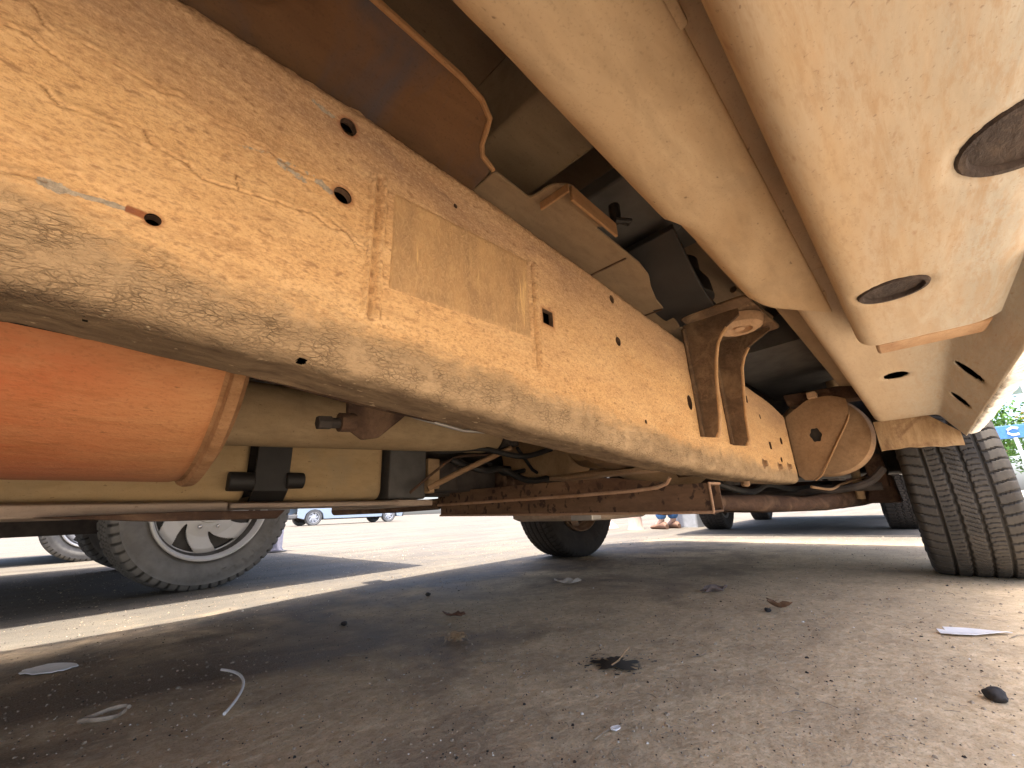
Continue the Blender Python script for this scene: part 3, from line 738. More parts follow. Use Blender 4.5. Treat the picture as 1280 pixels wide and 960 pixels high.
rk2 = sheet_with_holes('rocker_front_panel', xs2, openprof([(.100, .80), (.072, .556), (-.088, .556), (-.134, .474)], [0, .022, .012, 0]), M['rocker'], van, [(1.235, -.010, .036, .022), (1.13, -.111, .028, .0145), (1.46, -.112, .036, .0125)], seed=12)
def ring(name, c, rx, ry, mat, parent, tilt=0, deep=.0):
    b = MB(); n = 36
    def rg(k, z): return [(c[0]+rx*k*math.cos(2*PI*i/n), c[1]+ry*k*math.sin(2*PI*i/n), c[2]+z) for i in range(n)]
    b.rings([rg(1.08, -.0005), rg(1.11, -.0025), rg(1.06, -.0045), rg(.95, -.0045), rg(.90, -.002), rg(.87, .008), rg(.4, .008), rg(.02, .008)], True, True)
    return b.build(name, mat, parent)
M['plug'] = dusty('brown_rubber_plug', (.032, .022, .019), (.06, .042, .034), scale=30, bump=.6, grime=(.16, .11, .075), gr_amt=.6)
ring('drain_plug', (.350, -.094, .502), .033, .030, M['plug'], rk)
ring('drain_plug', (.541, -.023, .502), .024, .0255, M['plug'], rk)
b = MB(); b.rings([[(x, .06, .60), (x, -.085, .588), (x, -.106, .572), (x, -.150, .488), (x, -.153, .490), (x, -.110, .578), (x, -.088, .596), (x, .06, .61)] for x in (.75, 1.95)]); b.build('slot_backing', M['liner'], rk2)  # dark sheet added behind the slots to keep them black
# brown bar across the step, its dark clip and the small round sleeve
b = MB(); b.prism([(.743, .5005), (.822, .5075), (.828, .54), (.743, .54)], -.108, .004, 'y'); o = b.build('cross_strip', M['brown_strip'], rk2, bevel=.004)
b = MB(); b.prism([(-.09, .535), (-.135, .49), (-.15, .50), (-.145, .56), (-.10, .565)], .76, .80); b.build('dark_clip', M['rubber'], rk2, bevel=.003)
b = MB(); b.tube([(.735, .004, .523), (.80, .003, .530)], .011, 14); b.build('sleeve', M['rocker'], rk2)
# hanging lip at the wheel arch
xs = []
b = MB(); n = 28
for k in range(n):
    t = k/(n-1); y = .082 - .205*t; xs.append((y, .452 + .004*math.sin(t*5) + .0012*math.sin(t*23), .556 + (.0 if t < .7 else -(t-.7)*.22)))
rs = []
for (y, z0, z1) in xs: rs.append([(1.972, y, z1), (1.968, y, (z0+z1)/2), (1.975, y, z0), (1.981, y, z0-.002), (1.984, y, z0+.004), (1.977, y, (z0+z1)/2), (1.981, y, z1)])
b.rings(rs); b.build('arch_lip', dusty('lip_stain', (.27, .175, .095), (.50, .37, .23), scale=14, stretch=(1, 1, .22), bump=.4, grime=(.14, .07, .04), gr_amt=.9), rk2)
# outer edge of the body side: chipped white rolled lip
N_ = 260; xs = np.linspace(.55, 2.02, N_)
pe = roundprof([(-.131, .478), (-.136, .468), (-.160, .474), (-.172, .52), (-.172, .60), (-.160, .60), (-.156, .50)], .006, 4); pe = np.array(pe)
zo = interp(xs, [(.55, .055), (.8, .030), (1.05, 0), (1.5, .0), (1.9, .002), (2.02, .03)])
P = np.zeros((N_, len(pe), 3)); P[:, :, 0] = xs[:, None]; P[:, :, 1] = pe[None, :, 0]; P[:, :, 2] = pe[None, :, 1] + zo[:, None]
rag = fbm(P[:, :, 0]*45, P[:, :, 1]*60, 0, 4, 51); P[:, :, 2] += .0035*rag; P[:, :, 1] += .003*fbm(P[:, :, 0]*60, P[:, :, 2]*60, 3, 4, 52)
me = grid_mesh('body_edge', P, False, True); bm = bmesh.new(); bm.from_mesh(me); bmesh.ops.recalc_face_normals(bm, faces=bm.faces); bm.to_mesh(me); bm.free()
link('body_edge', me, M['edge'], rk2)

# --- floor, cross beam, plates above the rail
b = MB(); b.box(-2.9, 2.2, -.14, 1.63, .955, .97); fl = b.build('floor_pan', M['floor'], van)
b = MB()
for y in (.22, .42, .60): b.prism([(y, .9565), (y+.012, .944), (y+.05, .944), (y+.062, .9565)], -2, 1.9)
b.build('floor_rib', M['floor'], fl, bevel=.003)
b = MB(); b.prism([(.325, .957), (.34, .85), (.475, .85), (.49, .957)], -.13, 1.63, 'y'); b.build('floor_beam', M['beam'], van, bevel=.006)
b = MB(); b.prism([(.80, .957), (.81, .88), (.90, .88), (.91, .957)], -.13, 1.63, 'y'); b.build('floor_beam', M['greyd'], van, bevel=.006)
def plate(name, poly, z, t, mat, parent, bev=.002, rounds=0):
    b = MB(); b.prism(roundprof(poly, rounds, 5) if rounds else poly, z, z+t, 'z'); return b.build(name, mat, parent, bevel=bev)
pl = plate('heat_shield', [(-1.2, .243), (.205, .238), (.248, .250), (.268, .297), (.295, .303), (.31, .45), (-1.2, .45)], .722, .006, M['plate'], van, .002, .02)
path = [(-1.2, .241, .726), (.10, .239, .724), (.19, .2385, .723), (.222, .2415, .722), (.243, .252, .722), (.252, .268, .722), (.26, .285, .723), (.272, .297, .724), (.297, .304, .724)]
b = MB(); b.tube(path, .0034, 8); b.build('rolled_lip', M['platelip'], pl)
# a few soft stampings in the shield
b = MB(); b.tube([(-.02, .33, .7235), (.03, .30, .7235), (.05, .27, .7235)], .006, 8); b.build('stamping', M['plate'], pl)
pl2 = plate('body_bracket_plate', [(.30, .47), (.299, .303), (.369, .305), (.371, .268), (.391, .249), (.512, .254), (.49, .276), (.636, .277), (.69, .285), (.734, .303), (.80, .322), (.90, .33), (.98, .346), (.98, .47)], .722, .005, M['plate2'], van, .0015, .008)
b = MB(); b.prism([(.249, .700), (.2535, .700), (.2535, .724), (.249, .724)], .393, .510); b.box(.384, .388, .25, .30, .709, .722); b.build('folded_edge', M['platelip'], pl2, bevel=.001)
for x0, y0 in ((.60, .285), (.84, .33)):
    b = MB(); b.box(x0, x0+.003, y0, .47, .7195, .7225); b.build('weld_seam', M['rust'], pl2)
b = MB(); b.lathe([(-.012, .001), (-.012, .007), (0, .009), (.02, .009)], (.515, .252, .742), 'z', 10); b.tube([(.505, .248, .728), (.53, .235, .732), (.545, .245, .74), (.53, .262, .748)], .004, 8); b.build('bolt', M['rubber'], pl2)
b = MB(); b.prism(roundprof([(.51, .20), (.71, .21), (.71, .36), (.51, .36)], .02), .80, .83, 'z'); b.build('grey_liner', M['greyd'], van, bevel=.004)
# black rubber body mount with a curved strap
st = []
for t in np.linspace(0, 1, 14):
    x = .66 + .36*t; z = .775 - .035*math.sin(t*PI)*1.0 - .03*t; st.append([(x, .215+.04*t, z), (x, .34+.02*t, z-.004), (x, .34+.02*t, z+.008), (x, .215+.04*t, z+.012)])
b = MB(); b.rings(st); b.build('rubber_strap', M['rubber'], van, bevel=.002)
b = MB(); b.lathe([(0, .001), (0, .062), (.012, .07), (.05, .066), (.08, .05), (.11, .05)], (.90, .305, .735), 'z', 28); b.build('rubber_mount', M['rubber'], van)

# --- the two-legged body mount bracket on the rail and its cup
mb_ = MB()
leg1 = [(.3285, .440), (.300, .4345), (.2925, .446), (.286, .480), (.281, .53), (.277, .571), (.270, .61), (.261, .643), (.248, .664), (.236, .676), (.205, .694), (.205, .712), (.3285, .712)]
leg2 = [(.3285, .438), (.297, .432), (.288, .446), (.285, .507), (.278, .57), (.270, .632), (.260, .66), (.245, .682), (.188, .712), (.188, .720), (.3285, .720)]
mb_.prism(leg1, .946, .953); br = mb_.build('mount_bracket', M['bracket'], van, bevel=.0025)
b = MB(); b.prism(leg2, 1.146, 1.153); b.build('bracket_leg', M['bracket'], br, bevel=.0025)
M['bredge'] = dusty('lit_bracket_edge', (.45, .27, .13), (.52, .33, .18), scale=30, bump=.5, spots=1)  # pale colour paints the highlight along the leg edges
for lg, x in ((leg1, .9495), (leg2, 1.1495)):
    b = MB(); b.tube([(x, y-.0005, z) for y, z in lg[1:-3]], .0042, 8); b.build('leg_edge', M['bredge'], br)
    b = MB(); b.tube([(x-.0055, .3275, .44), (x-.006, .327, .55), (x-.0055, .3275, .70)], .006, 6); b.build('weld', M['bracket'], br)
b = MB(); b.prism(roundprof([(.93, .18), (1.19, .17), (1.19, .33), (.93, .33)], .02), .724, .731, 'z'); b.build('top_plate', M['bracket'], br, bevel=.002)
b = MB(); b.lathe([(.02, .055), (.012, .054), (0, .050), (-.006, .040), (-.006, .028), (.004, .024), (.004, .014), (-.004, .012), (-.005, .001)], (1.045, .232, .702), 'z', 40); b.build('bushing_cup', M['cup'], br)

# --- hanger plate with its hole and the big drum behind the rail end
P0 = roundprof([(.333, .612), (.333, .368), (.290, .362), (.270, .375), (.137, .580), (.130, .645), (.180, .668), (.250, .664)], .012, 4)
b = MB(); hc = (.250, .528); n = 48
def radial(poly, c, k):
    a = 2*PI*k/n; d = Vector((math.cos(a), math.sin(a))); best = 1
    for i in range(len(poly)):
        p, q = Vector(poly[i]), Vector(poly[(i+1) % len(poly)]); e = q-p; den = d.x*e.y-d.y*e.x
        if abs(den) < 1e-9: continue
        w_ = p-Vector(c); t = (w_.x*e.y-w_.y*e.x)/den; u = (w_.x*d.y-w_.y*d.x)/den
        if t > 0 and -1e-6 <= u <= 1+1e-6: best = t; break
    return (c[0]+d.x*best, c[1]+d.y*best)
out_ = [radial(P0, hc, k) for k in range(n)]
hex_ = [(hc[0]+.018*math.cos(2*PI*k/n)*(1+.08*math.cos(12*PI*k/n)), hc[1]+.026*math.sin(2*PI*k/n)*(1+.08*math.cos(12*PI*k/n))) for k in range(n)]
rg = lambda L, x: [(x, y, z) for y, z in L]
b.rings([rg(out_, 1.90), rg(hex_, 1.90), rg(hex_, 1.907), rg(out_, 1.907), rg(out_, 1.90)], True, False); hg = b.build('spring_hanger', M['hang'], van, bevel=.001)
b = MB(); b.tube([(1.899, .285, .363), (1.896, .262, .378), (1.896, .20, .478), (1.897, .145, .565), (1.899, .138, .585)], .003, 8); b.build('folded_edge', M['platelip'], hg)
b = MB(); b.lathe([(0, .001), (-.004, .10), (.0, .148), (.012, .156), (.05, .158), (.16, .150), (.20, .12), (.21, .001)], (2.0, .245, .535), 'x', 64, 1., 1.); b.build('spring_drum', M['hang'], van)
b = MB(); b.prism(roundprof([(.02, .645), (.32, .655), (.33, .705), (.02, .70)], .01), 1.93, 2.02); b.build('top_brace', M['rust'], hg, bevel=.004)
b = MB(); b.tube([(1.9085, .25, .528), (1.99, .25, .528)], .032, 20); b.build('hole_backing', M['rubber'], hg)  # dark plug added behind the hanger hole as its shade
b = MB(); b.box(1.88, 1.93, .215, .245, .665, .69); b.build('clip', M['cup'], hg, bevel=.003)
b = MB(); b.prism(roundprof([(.13, .80), (.47, .79), (.50, .90), (.12, .90)], .05), 1.55, 2.5); b.build('grey_tank', M['greyd'], van)
b = MB(); b.tube([(1.2, .26, .88), (1.45, .23, .86)], .010, 8); b.tube([(1.5, .15, .80), (1.9, .13, .79)], .012, 8); b.build('floor_line', M['beam'], van)

# --- muffler
b = MB(); prof = [(-1.2, .001), (-1.2, .97), (-1.1, 1.), (-.6, 1.), (.078, 1.), (.082, 1.), (.090, .985), (.0945, .988), (.097, 1.03), (.101, 1.04), (.108, 1.035), (.110, 1.01), (.107, .97), (.118, .90), (.130, .6), (.134, .001)]
mf = MB(); mf.lathe(prof[:7], (0, .750, .513), 'x', 96, .220, .156); mo = mf.build('muffler', M['muffler'], van, angle=40)
mf = MB(); mf.lathe(prof[6:], (0, .750, .513), 'x', 96, .220, .156); mf.build('seam_band', M['seam'], mo, angle=40)
b = MB(); b.tube([(.10, .80, .60), (.2, .83, .62), (.5, .86, .63), (1.0, .86, .60), (1.3, .84, .55)], .03, 16); b.build('exhaust_pipe', M['rust'], van)
b = MB(); b.tube([(.0, .94, .50), (.16, .95, .508), (.88, 1.0, .548), (.93, 1.0, .549), (.955, 1.0, .55)], [.066, .066, .066, .058, .03], 40); ds = b.build('drive_shaft', M['pipe'], van)
b = MB(); b.tube([(.95, 1.0, .55), (.99, 1.0, .55)], .05, 20); b.box(.97, 1.02, .96, 1.04, .51, .58); b.build('shaft_joint', M['dark'], ds, bevel=.004)
# rusty hanger with its bolt, steel line
b = MB(); hk = MB()
hk.prism([(.284, .486), (.40, .50), (.395, .475), (.345, .430), (.315, .424), (.288, .44)], .66, .668, 'y'); hk.prism([(.30, .49), (.40, .50), (.40, .492), (.30, .482)], .60, .70, 'y')
hko = hk.build('exhaust_hanger', M['rust'], van, bevel=.003)
b.tube([(.275, .664, .450), (.30, .664, .452)], .016, 12); b.build('rubber_washer', M['rust'], hko)
b = MB(); b.tube([(.245, .664, .446), (.30, .664, .450)], .009, 10); b.tube([(.240, .664, .4455), (.262, .664, .4475)], .0115, 6); b.build('bolt', M['dark'], hko, bevel=.0015)
b = MB(); b.tube([(.15, .62, .505), (.30, .64, .492), (.42, .66, .476), (.55, .68, .468), (.66, .68, .474), (.8, .68, .50)], .0035, 10); b.build('steel_line', M['silver'], van)
b = MB(); b.tube([(.08, .58, .49), (.25, .60, .478), (.42, .60, .466)], .010, 10); b.build('rust_line', M['rust'], van)

# --- fuel tank: two lobes with a black strap in the gap
tk_prof = fillprof(roundprof([(1.10, .340), (1.10, .62), (1.70, .62), (1.70, .340)], .035), .03)
tk = pillow('fuel_tank', -1.4, .262, tk_prof, M['tank'], van, front_r=.035, noise=.004, seed=7)
xs = []
b = MB(); o = pillow('tank_lobe', .30, .600, tk_prof, M['tank'], tk, nx=12, front_r=.03, noise=.003, seed=8)
b = MB(); b.box(.20, .40, 1.16, 1.66, .36, .60); b.build('tank_core', M['dark'], tk)
b = MB(); b.prism([(1.085, .62), (1.085, .365), (1.12, .334), (1.6, .334), (1.6, .339), (1.125, .339), (1.092, .368), (1.092, .62)], .268, .342); b.build('tank_strap', M['rubber'], tk, bevel=.002)
b = MB(); b.tube([(.218, 1.09, .385), (.268, 1.09, .385)], .021, 18); b.build('strap_roller', M['rubber'], tk, bevel=.002)
b = MB(); b.tube([(.335, 1.09, .389), (.375, 1.09, .390)], .019, 18); b.build('strap_roller', M['rubber'], tk, bevel=.002)
b = MB(); b.prism([(1.055, .318), (1.058, .339), (1.10, .346), (1.10, .338), (1.25, .336), (1.25, .320), (1.10, .314)], -1.4, .22); b.build('skid_plate', M['skid'], tk, bevel=.003)
b = MB(); b.prism([(1.045, .327), (1.05, .337), (1.098, .342), (1.15, .339), (1.15, .329), (1.10, .324)], .222, .62); b.build('skid_plate', M['skid'], tk, bevel=.003)
b = MB(); b.prism([(-.05, .318), (.10, .306), (.30, .303), (.315, .320), (.15, .322)], 1.0, 1.055, 'y'); b.build('tank_rail', M['rust'], tk, bevel=.002)
b = MB(); b.prism(roundprof([(1.10, .344), (1.10, .50), (1.4, .50), (1.4, .344)], .012), .615, .74); cb = b.build('canister', M['greyd'], van, bevel=.004)
b = MB(); b.box(.60, .76, 1.09, 1.45, .324, .342); b.build('canister_tray', M['skid'], cb, bevel=.003)
b = MB(); b.box(.755, .80, 1.11, 1.16, .375, .47); b.box(.735, .76, 1.08, 1.12, .36, .40); b.build('tan_block', M['tan'], van, bevel=.004)
b = MB(); b.box(.81, .90, 1.14, 1.2, .37, .47); b.box(.70, 1.6, 1.28, 1.36, .36, .58); b.box(.9, 1.5, 1.16, 1.3, .37, .47); b.build('light_block', M['dark'], van, bevel=.006)  # dark blocks added to close gaps that let light through
b = MB(); b.tube([(.70, 1.03, .37), (.80, 1.0, .42), (.98, .96, .50)], .0085, 10); b.build('linkage_rod', M['hang'], van)
b = MB(); b.tube([(1.0, .95, .50), (1.15, 1.02, .44), (1.22, 1.03, .42)], .006, 8); b.tube([(.9, 1.12, .45), (1.0, 1.1, .47), (1.1, 1.12, .43), (1.2, 1.08, .45)], .008, 8); b.build('hose', M['rubber'], van)
# the far frame rail
b = MB(); b.prism(roundprof([(1.36, .43), (1.44, .43), (1.44, .70), (1.36, .70)], .02), -1.2, 1.9); b.build('far_frame_rail', M['rust'], van)

# --- crossmember: open channel with rolled edges, plus the second beam above it
b = MB()
def beam(y0, y1, z0a, z0b, z1a, z1b, x0, x1, t=.005, side=1):
    bb = MB()
    def sec(y, z0, z1):
        P_ = [(x0, z0), (x1, z0), (x1, z1), (x0, z1)]; Q_ = [(x0+t, z0+t), (x1-t, z0+t), (x1-t, z1-t), (x0+t, z1-t)]
        return [(x, y, z) for x, z in P_], [(x, y, z) for x, z in Q_]
    A, a = sec(y0, z0a, z1a); B, b_ = sec(y1, z0b, z1b)
    bb.rings([a, A, B, b_, a], True, False); return bb
cm = beam(.345, 1.36, .278, .291, .343, .352, .985, 1.050).build('crossmember', M['cross'], van, bevel=.0035)
b = MB(); b.tube([(.983, .345, .279), (.983, .8, .284), (.983, 1.36, .292)], .0035, 8); b.tube([(.983, .345, .279), (.983, .345, .342), (1.05, .345, .342)], .003, 8); b.build('rolled_edge', M['crosslip'], cm)
b = MB()
rs = []
for t in np.linspace(0, 1, 30):
    y = .455 + .90*t; z0 = .333 - .004*t; z1 = .372 + .006*t - .02*max(0, .15-t)/.15
    k = min(1, t/.10); z0 = z0 + .018*(1-k)**2
    rs.append([(.968, y, z0), (1.0, y, z0), (1.0, y, z1), (.968, y, z1)])
b.rings(rs); b2_ = b.build('upper_channel', M['cross'], cm, bevel=.003)
b = MB(); b.tube([(.966, .425, .360), (.966, .435, .347), (.966, .46, .339), (.966, .52, .335), (.966, .7, .332), (.966, 1.0, .331), (.966, 1.35, .330)], .0048, 10); b.build('rolled_edge', M['crosslip'], b2_)
b = MB(); b.box(.935, 1.03, 1.36, 2.0, .318, .352); b.tube([(.98, 1.36, .335), (.93, 1.6, .33), (.8, 1.9, .33)], .022, 10); b.build('crossmember_end', M['rust'], cm, bevel=.006)
# transmission, converter and pans
b = MB(); b.lathe([(-.22, .001), (-.22, .07), (-.18, .09), (0, .10), (.15, .13), (.35, .15), (.6, .15), (.6, .001)], (1.38, .80, .52), 'x', 36); tr = b.build('transmission', M['tan'], van)
b = MB(); b.prism([(1.20, .42), (1.22, .53), (1.14, .60), (.95, .60), (.86, .46), (.90, .41)], 1.18, 1.32); b.build('support_casting', M['tan'], tr, bevel=.01)
b = MB(); b.lathe([(-.18, .001), (-.17, .06), (-.1, .078), (.1, .078), (.17, .06), (.2, .001)], (1.22, .66, .47), 'x', 32, 1.15, .8); b.build('converter', M['hang'], tr)
b = MB(); b.tube([(1.2, .90, .40), (1.2, .60, .415), (1.2, .48, .44)], .016, 10); b.box(1.12, 1.2, .55, .92, .392, .405); b.build('heat_tray', M['cup'], tr, bevel=.003)
b = MB(); b.box(1.10, 1.30, 1.08, 1.26, .36, .42); b.lathe([(-.05, .001), (-.05, .045), (.05, .045), (.05, .001)], (1.14, 1.15, .40), 'x', 20); b.build('mount_pad', M['rust'], tr, bevel=.012)
b = MB(); P_ = roundprof([(1.16, .76), (1.6, .80), (1.6, 1.16), (1.16, 1.17)], .06, 8)
b.rings([[(x, y, .300) for x, y in P_], [(x, y, .268) for x, y in P_], [(1.38+(x-1.38)*.9, .96+(y-.96)*.93, .258) for x, y in P_]]); pn = b.build('oil_pan', M['skid'], van, bevel=.004)
b = MB(); b.box(1.08, 1.13, .73, .81, .262, .285); b.build('pan_bolt_boss', M['silver'], pn, bevel=.003)
b = MB(); b.tube([(1.06, .40, .30), (1.2, .42, .28), (1.5, .5, .285), (1.9, .6, .30), (2.3, .8, .29)], .012, 8); b.tube([(1.1, .6, .29), (1.5, .7, .27), (2.0, .75, .275)], .009, 8); b.build('brake_line', M['rust'], van)

# --- front axle, links, shock
ax = MB(); ax.tube([(2.40, .10, .34), (2.40, .22, .315), (2.40, .35, .31), (2.40, .62, .31), (2.40, 1.3, .33), (2.38, 1.62, .35)], [.05, .055, .066, .070, .066, .05], 20)
ax_ = ax.build('front_axle', M['rust'], van)
b = MB(); b.lathe([(-.17, .03), (-.14, .07), (-.06, .12), (0, .13), (.07, .12), (.13, .05)], (2.36, .88, .335), 'x', 32, 1.15, .72); b.tube([(2.16, .88, .33), (2.27, .88, .33)], .05, 18); b.build('differential', M['rust'], ax_)
b = MB(); b.tube([(1.02, .60, .31), (1.4, .52, .30), (1.7, .42, .29), (1.95, .35, .28), (2.2, .27, .29), (2.4, .24, .30)], [.020, .023, .030, .026, .036, .04], 14); b.build('radius_arm', M['rust'], ax_)
b = MB(); b.tube([(1.9, 1.35, .33), (2.4, 1.35, .31)], .035, 12); b.build('radius_arm', M['rust'], ax_)
b = MB()
for k in range(5): b.prism([(.62+.07*k, .262+.004*k), (.66+.07*k, .25+.004*k), (.675+.07*k, .262+.004*k), (.66+.07*k, .30), (.63+.07*k, .30)], 2.2+.02*k, 2.28+.02*k)
b.build('cast_rib', M['rust'], ax_, bevel=.006)
b = MB(); b.tube([(2.30, .205, .29), (2.28, .19, .56)], .016, 12); b.tube([(2.28, .192, .47), (2.27, .185, .80)], .028, 14); sh = b.build('shock_absorber', M['tan'], van)
b = MB(); b.box(2.24, 2.34, .10, .16, .33, .62); b.prism([(.08, .27), (.19, .27), (.16, .38), (.09, .38)], 2.30, 2.42); kn = b.build('steering_knuckle', M['rust'], ax_, bevel=.008)
b = MB(); b.tube([(2.2, .12, .335), (2.2, .45, .338), (2.2, 1.5, .34)], .016, 10); b.build('tie_rod', M['dark'], ax_)
b = MB(); b.box(2.5, 2.9, .05, .60, .40, .95); b.box(2.45, 2.5, .3, 1.5, .42, .95); b.build('inner_fender', M['dark'], van, bevel=.02)
b = MB(); b.box(2.24, 2.3, .13, .28, .327, .350); b.box(2.30, 2.33, .20, .24, .355, .375); b.build('pink_bracket', plain('faded_red_clip', (.30, .17, .16), .5, var=.4, scale=50), ax_, bevel=.004)

# --- wheels of the van
wheel(van, 2.445, -.075, .372, .262, .205, 'highway', M['tyre'], M['rim_rust'], steer=R(1.5), out=-1, nth=720, nw=110)
wheel(van, 2.335, 1.775, .365, .25, .205, 'highway', M['tyre_dark'], M['rim_rust'], steer=R(-4), out=-1)
wheel(van, -1.75, -.05, .365, .25, .205, 'highway', M['tyre_dark'], M['rim_rust'], out=-1)
wheel(van, -1.75, 1.82, .365, .25, .205, 'highway', M['tyre_dark'], M['rim_rust'], out=1)

# --- body of the van above us: sides, nose, roof
b = MB()
side_z = lambda x: .50
out = []
def side(y0, y1, name):
    pts = [(-3.0, .52), (-2.22, .52), (-2.16, .70), (-1.98, .86), (-1.75, .91), (-1.52, .86), (-1.34, .70), (-1.28, .52), (2.0 if y0 > 0 else 2.02, .50), (2.05, .70), (2.2, .86), (2.42, .91), (2.66, .86), (2.83, .70), (2.90, .50), (3.28, .48), (3.36, .60), (3.36, 1.05), (3.2, 1.18), (2.5, 1.32), (1.9, 2.05), (1.6, 2.25), (-3.0, 2.25)]
    bb = MB(); bb.prism(pts, y0, y1, 'y'); return bb.build(name, M['white'], van, bevel=.012)
side(1.64, 1.72, 'body_side')  # far side set inward to place the shadow edge
for poly, z0, z1 in (([(-.35, 1.721), (.0, 1.735), (.45, 1.84), (1.2, 1.93), (1.97, 1.96), (1.97, 1.721)], .50, 1.05), ([(2.90, 1.721), (2.90, 1.96), (3.1, 1.88), (3.28, 1.721)], .50, 1.05), ([(1.972, 1.721), (1.972, 1.96), (2.898, 1.96), (2.898, 1.721)], .915, 1.05)):
    b = MB(); b.prism(poly, z0, z1, 'z'); b.build('shadow_flare', M['white'], van, bevel=.015)  # unseen flares shaped to bend the van shadow edge outward

bb = side(-.185, -.172, 'body_side')
b = MB(); b.prism([(-3.0, 2.25), (1.6, 2.25), (1.9, 2.05), (2.5, 1.32), (3.2, 1.18), (3.36, 1.05), (3.36, .60), (3.30, .60), (3.30, 1.0), (3.15, 1.12), (2.45, 1.26), (1.85, 2.0), (1.55, 2.2), (-2.95, 2.2), (-2.95, .6), (-3.0, .6)], -.165, 1.635, 'y'); b.build('body_shell', M['white'], van, bevel=.008)
for x0, z1 in ((3.36, .68), (-3.1, .64)):
    b = MB(); b.box(x0, x0+.1, -.12, 1.69, .50, z1); b.build('bumper', M['greyd'], van, bevel=.02)
b = MB(); b.prism([(1.96, 2.03), (2.47, 1.38), (2.49, 1.40), (1.98, 2.05)], -.05, 1.55, 'y'); b.build('windscreen', M['glass'], van)
for y in (1.7225, -.1875):
    b = MB(); b.prism([(1.0, 1.35), (2.25, 1.35), (1.82, 1.95), (1.0, 1.95)], y-.002, y+.002, 'y'); b.build('door_window', M['glass'], van)
for y in (.02, 1.35):
    b = MB(); b.box(3.358, 3.375, y, y+.26, .80, .98); b.build('headlight', M['silver'], van, bevel=.01)

# ------------------------------------------------------------------ other parked vehicles
def vehicle(name, label, cat, loc, rz, L, W, wb, fo, body, kind='van', rad=.36, dusty_t='tyre_dusty', clear=.32, group=None, top=1.9, hood=1.05, steer=0., inset=.14, sill=None):
    """front towards +X; loc = point on the ground under the front axle's middle"""
    t = thing(name, loc, label, cat, group, rz=rz)
    fx, rx = 0, -wb; nose = fo; tail = nose-L; a = rad+.07
    def arch(cx): return [(cx-a, clear), (cx-a*.87, clear+a*.55), (cx-a*.5, clear+a*.87), (cx, clear+a), (cx+a*.5, clear+a*.87), (cx+a*.87, clear+a*.55), (cx+a, clear)]
    low = [(tail, clear+.08)] + arch(rx) + arch(fx) + [(nose-.05, clear-.02), (nose, clear+.12), (nose, hood-.15), (nose-.08, hood)]
    if sill: low = [(tail, sill+.02), (nose-.04, sill-.02), (nose, sill+.1), (nose, hood-.12), (nose-.08, hood)]
    if kind == 'van': up_ = [(fx-.1, hood+.12), (fx-.75, top-.1), (fx-1.0, top), (tail+.1, top), (tail, top-.15)]
    elif kind == 'suv': up_ = [(fx-.45, hood+.08), (fx-1.15, top-.05), (fx-1.5, top), (tail+.5, top), (tail+.1, top-.45), (tail, hood)]
    else: up_ = [(fx-.35, hood+.08), (fx-.95, top-.05), (fx-1.2, top), (fx-2.4, top), (fx-2.6, hood+.05), (tail, hood+.02)]
    for y0, y1 in ((-W/2, -W/2+.1), (W/2-.1, W/2)):
        b = MB(); b.prism(low+up_, y0, y1, 'y'); b.build('body_side', body, t, bevel=.015)
    b = MB(); b.prism([(tail+.02, .88), (nose-.04, .88), (nose-.01, hood-.15), (nose-.085, hood-.01)] + [(x, z-.006) for x, z in up_], -W/2+.1, W/2-.1, 'y'); b.build('body', body, t, bevel=.01)
    b = MB(); zf = (sill+.06) if sill else clear+.10; b.box(tail+.1, nose-.5, -W/2+.12, W/2-.12, zf, zf+.06); b.build('underbody', M['dark'], t, bevel=.01)
    b = MB(); b.box(tail+.3, nose-.4, -.45, -.37, clear-.04, clear+.1); b.box(tail+.3, nose-.4, .37, .45, clear-.04, clear+.1)
    hy = W/2-inset-.08; b.tube([(rx, -hy, rad-.04), (rx, hy, rad-.04)], .05, 12); b.tube([(0, -hy, rad-.09), (0, hy, rad-.09)], .045, 12)
    b.lathe([(-.14, .02), (-.1, .1), (0, .14), (.1, .1), (.14, .02)], (rx, .1, rad-.04), 'x', 20); b.tube([(tail+.2, -.3, clear+.0), (-.4, -.25, clear+.02)], .035, 10)
    b.build('chassis', M['dark'], t)
    b = MB(); zb_ = (sill-.18) if sill else clear-.02; b.box(nose-.02, nose+.08, -W/2+.04, W/2-.04, zb_, zb_+.22); b.build('bumper', M['greyd'], t, bevel=.03)
    b = MB(); b.box(tail-.06, tail+.04, -W/2+.04, W/2-.04, clear+.05, clear+.22); b.build('bumper', M['greyd'], t, bevel=.03)
    b = MB()
    if kind == 'van': gl = [(fx-.3, hood+.2), (fx-.85, top-.16), (fx-1.7, top-.16), (fx-1.7, hood+.2)]
    else: gl = [(fx-.62, hood+.1), (fx-1.2, top-.1), (fx-2.35, top-.1), (fx-2.45, hood+.1)]
    for y in (-W/2-.001, W/2-.003):
        b = MB(); b.prism(gl, y, y+.004, 'y'); b.build('side_window', M['glass'], t)
    for y in (-W/2+.12, W/2-.38):
        b = MB(); b.box(nose-.01, nose+.012, y, y+.26, hood-.33, hood-.18); b.build('headlight', M['silver'], t, bevel=.01)
    for sx in (0, rx):
        for sy in (1, -1):
            wheel(t, sx, sy*(W/2-inset), rad, .235, rad*.66, 'chunky', M[dusty_t], M['rim'], steer=steer if sx == 0 else 0, out=sy, nth=400, nw=44)
    return t
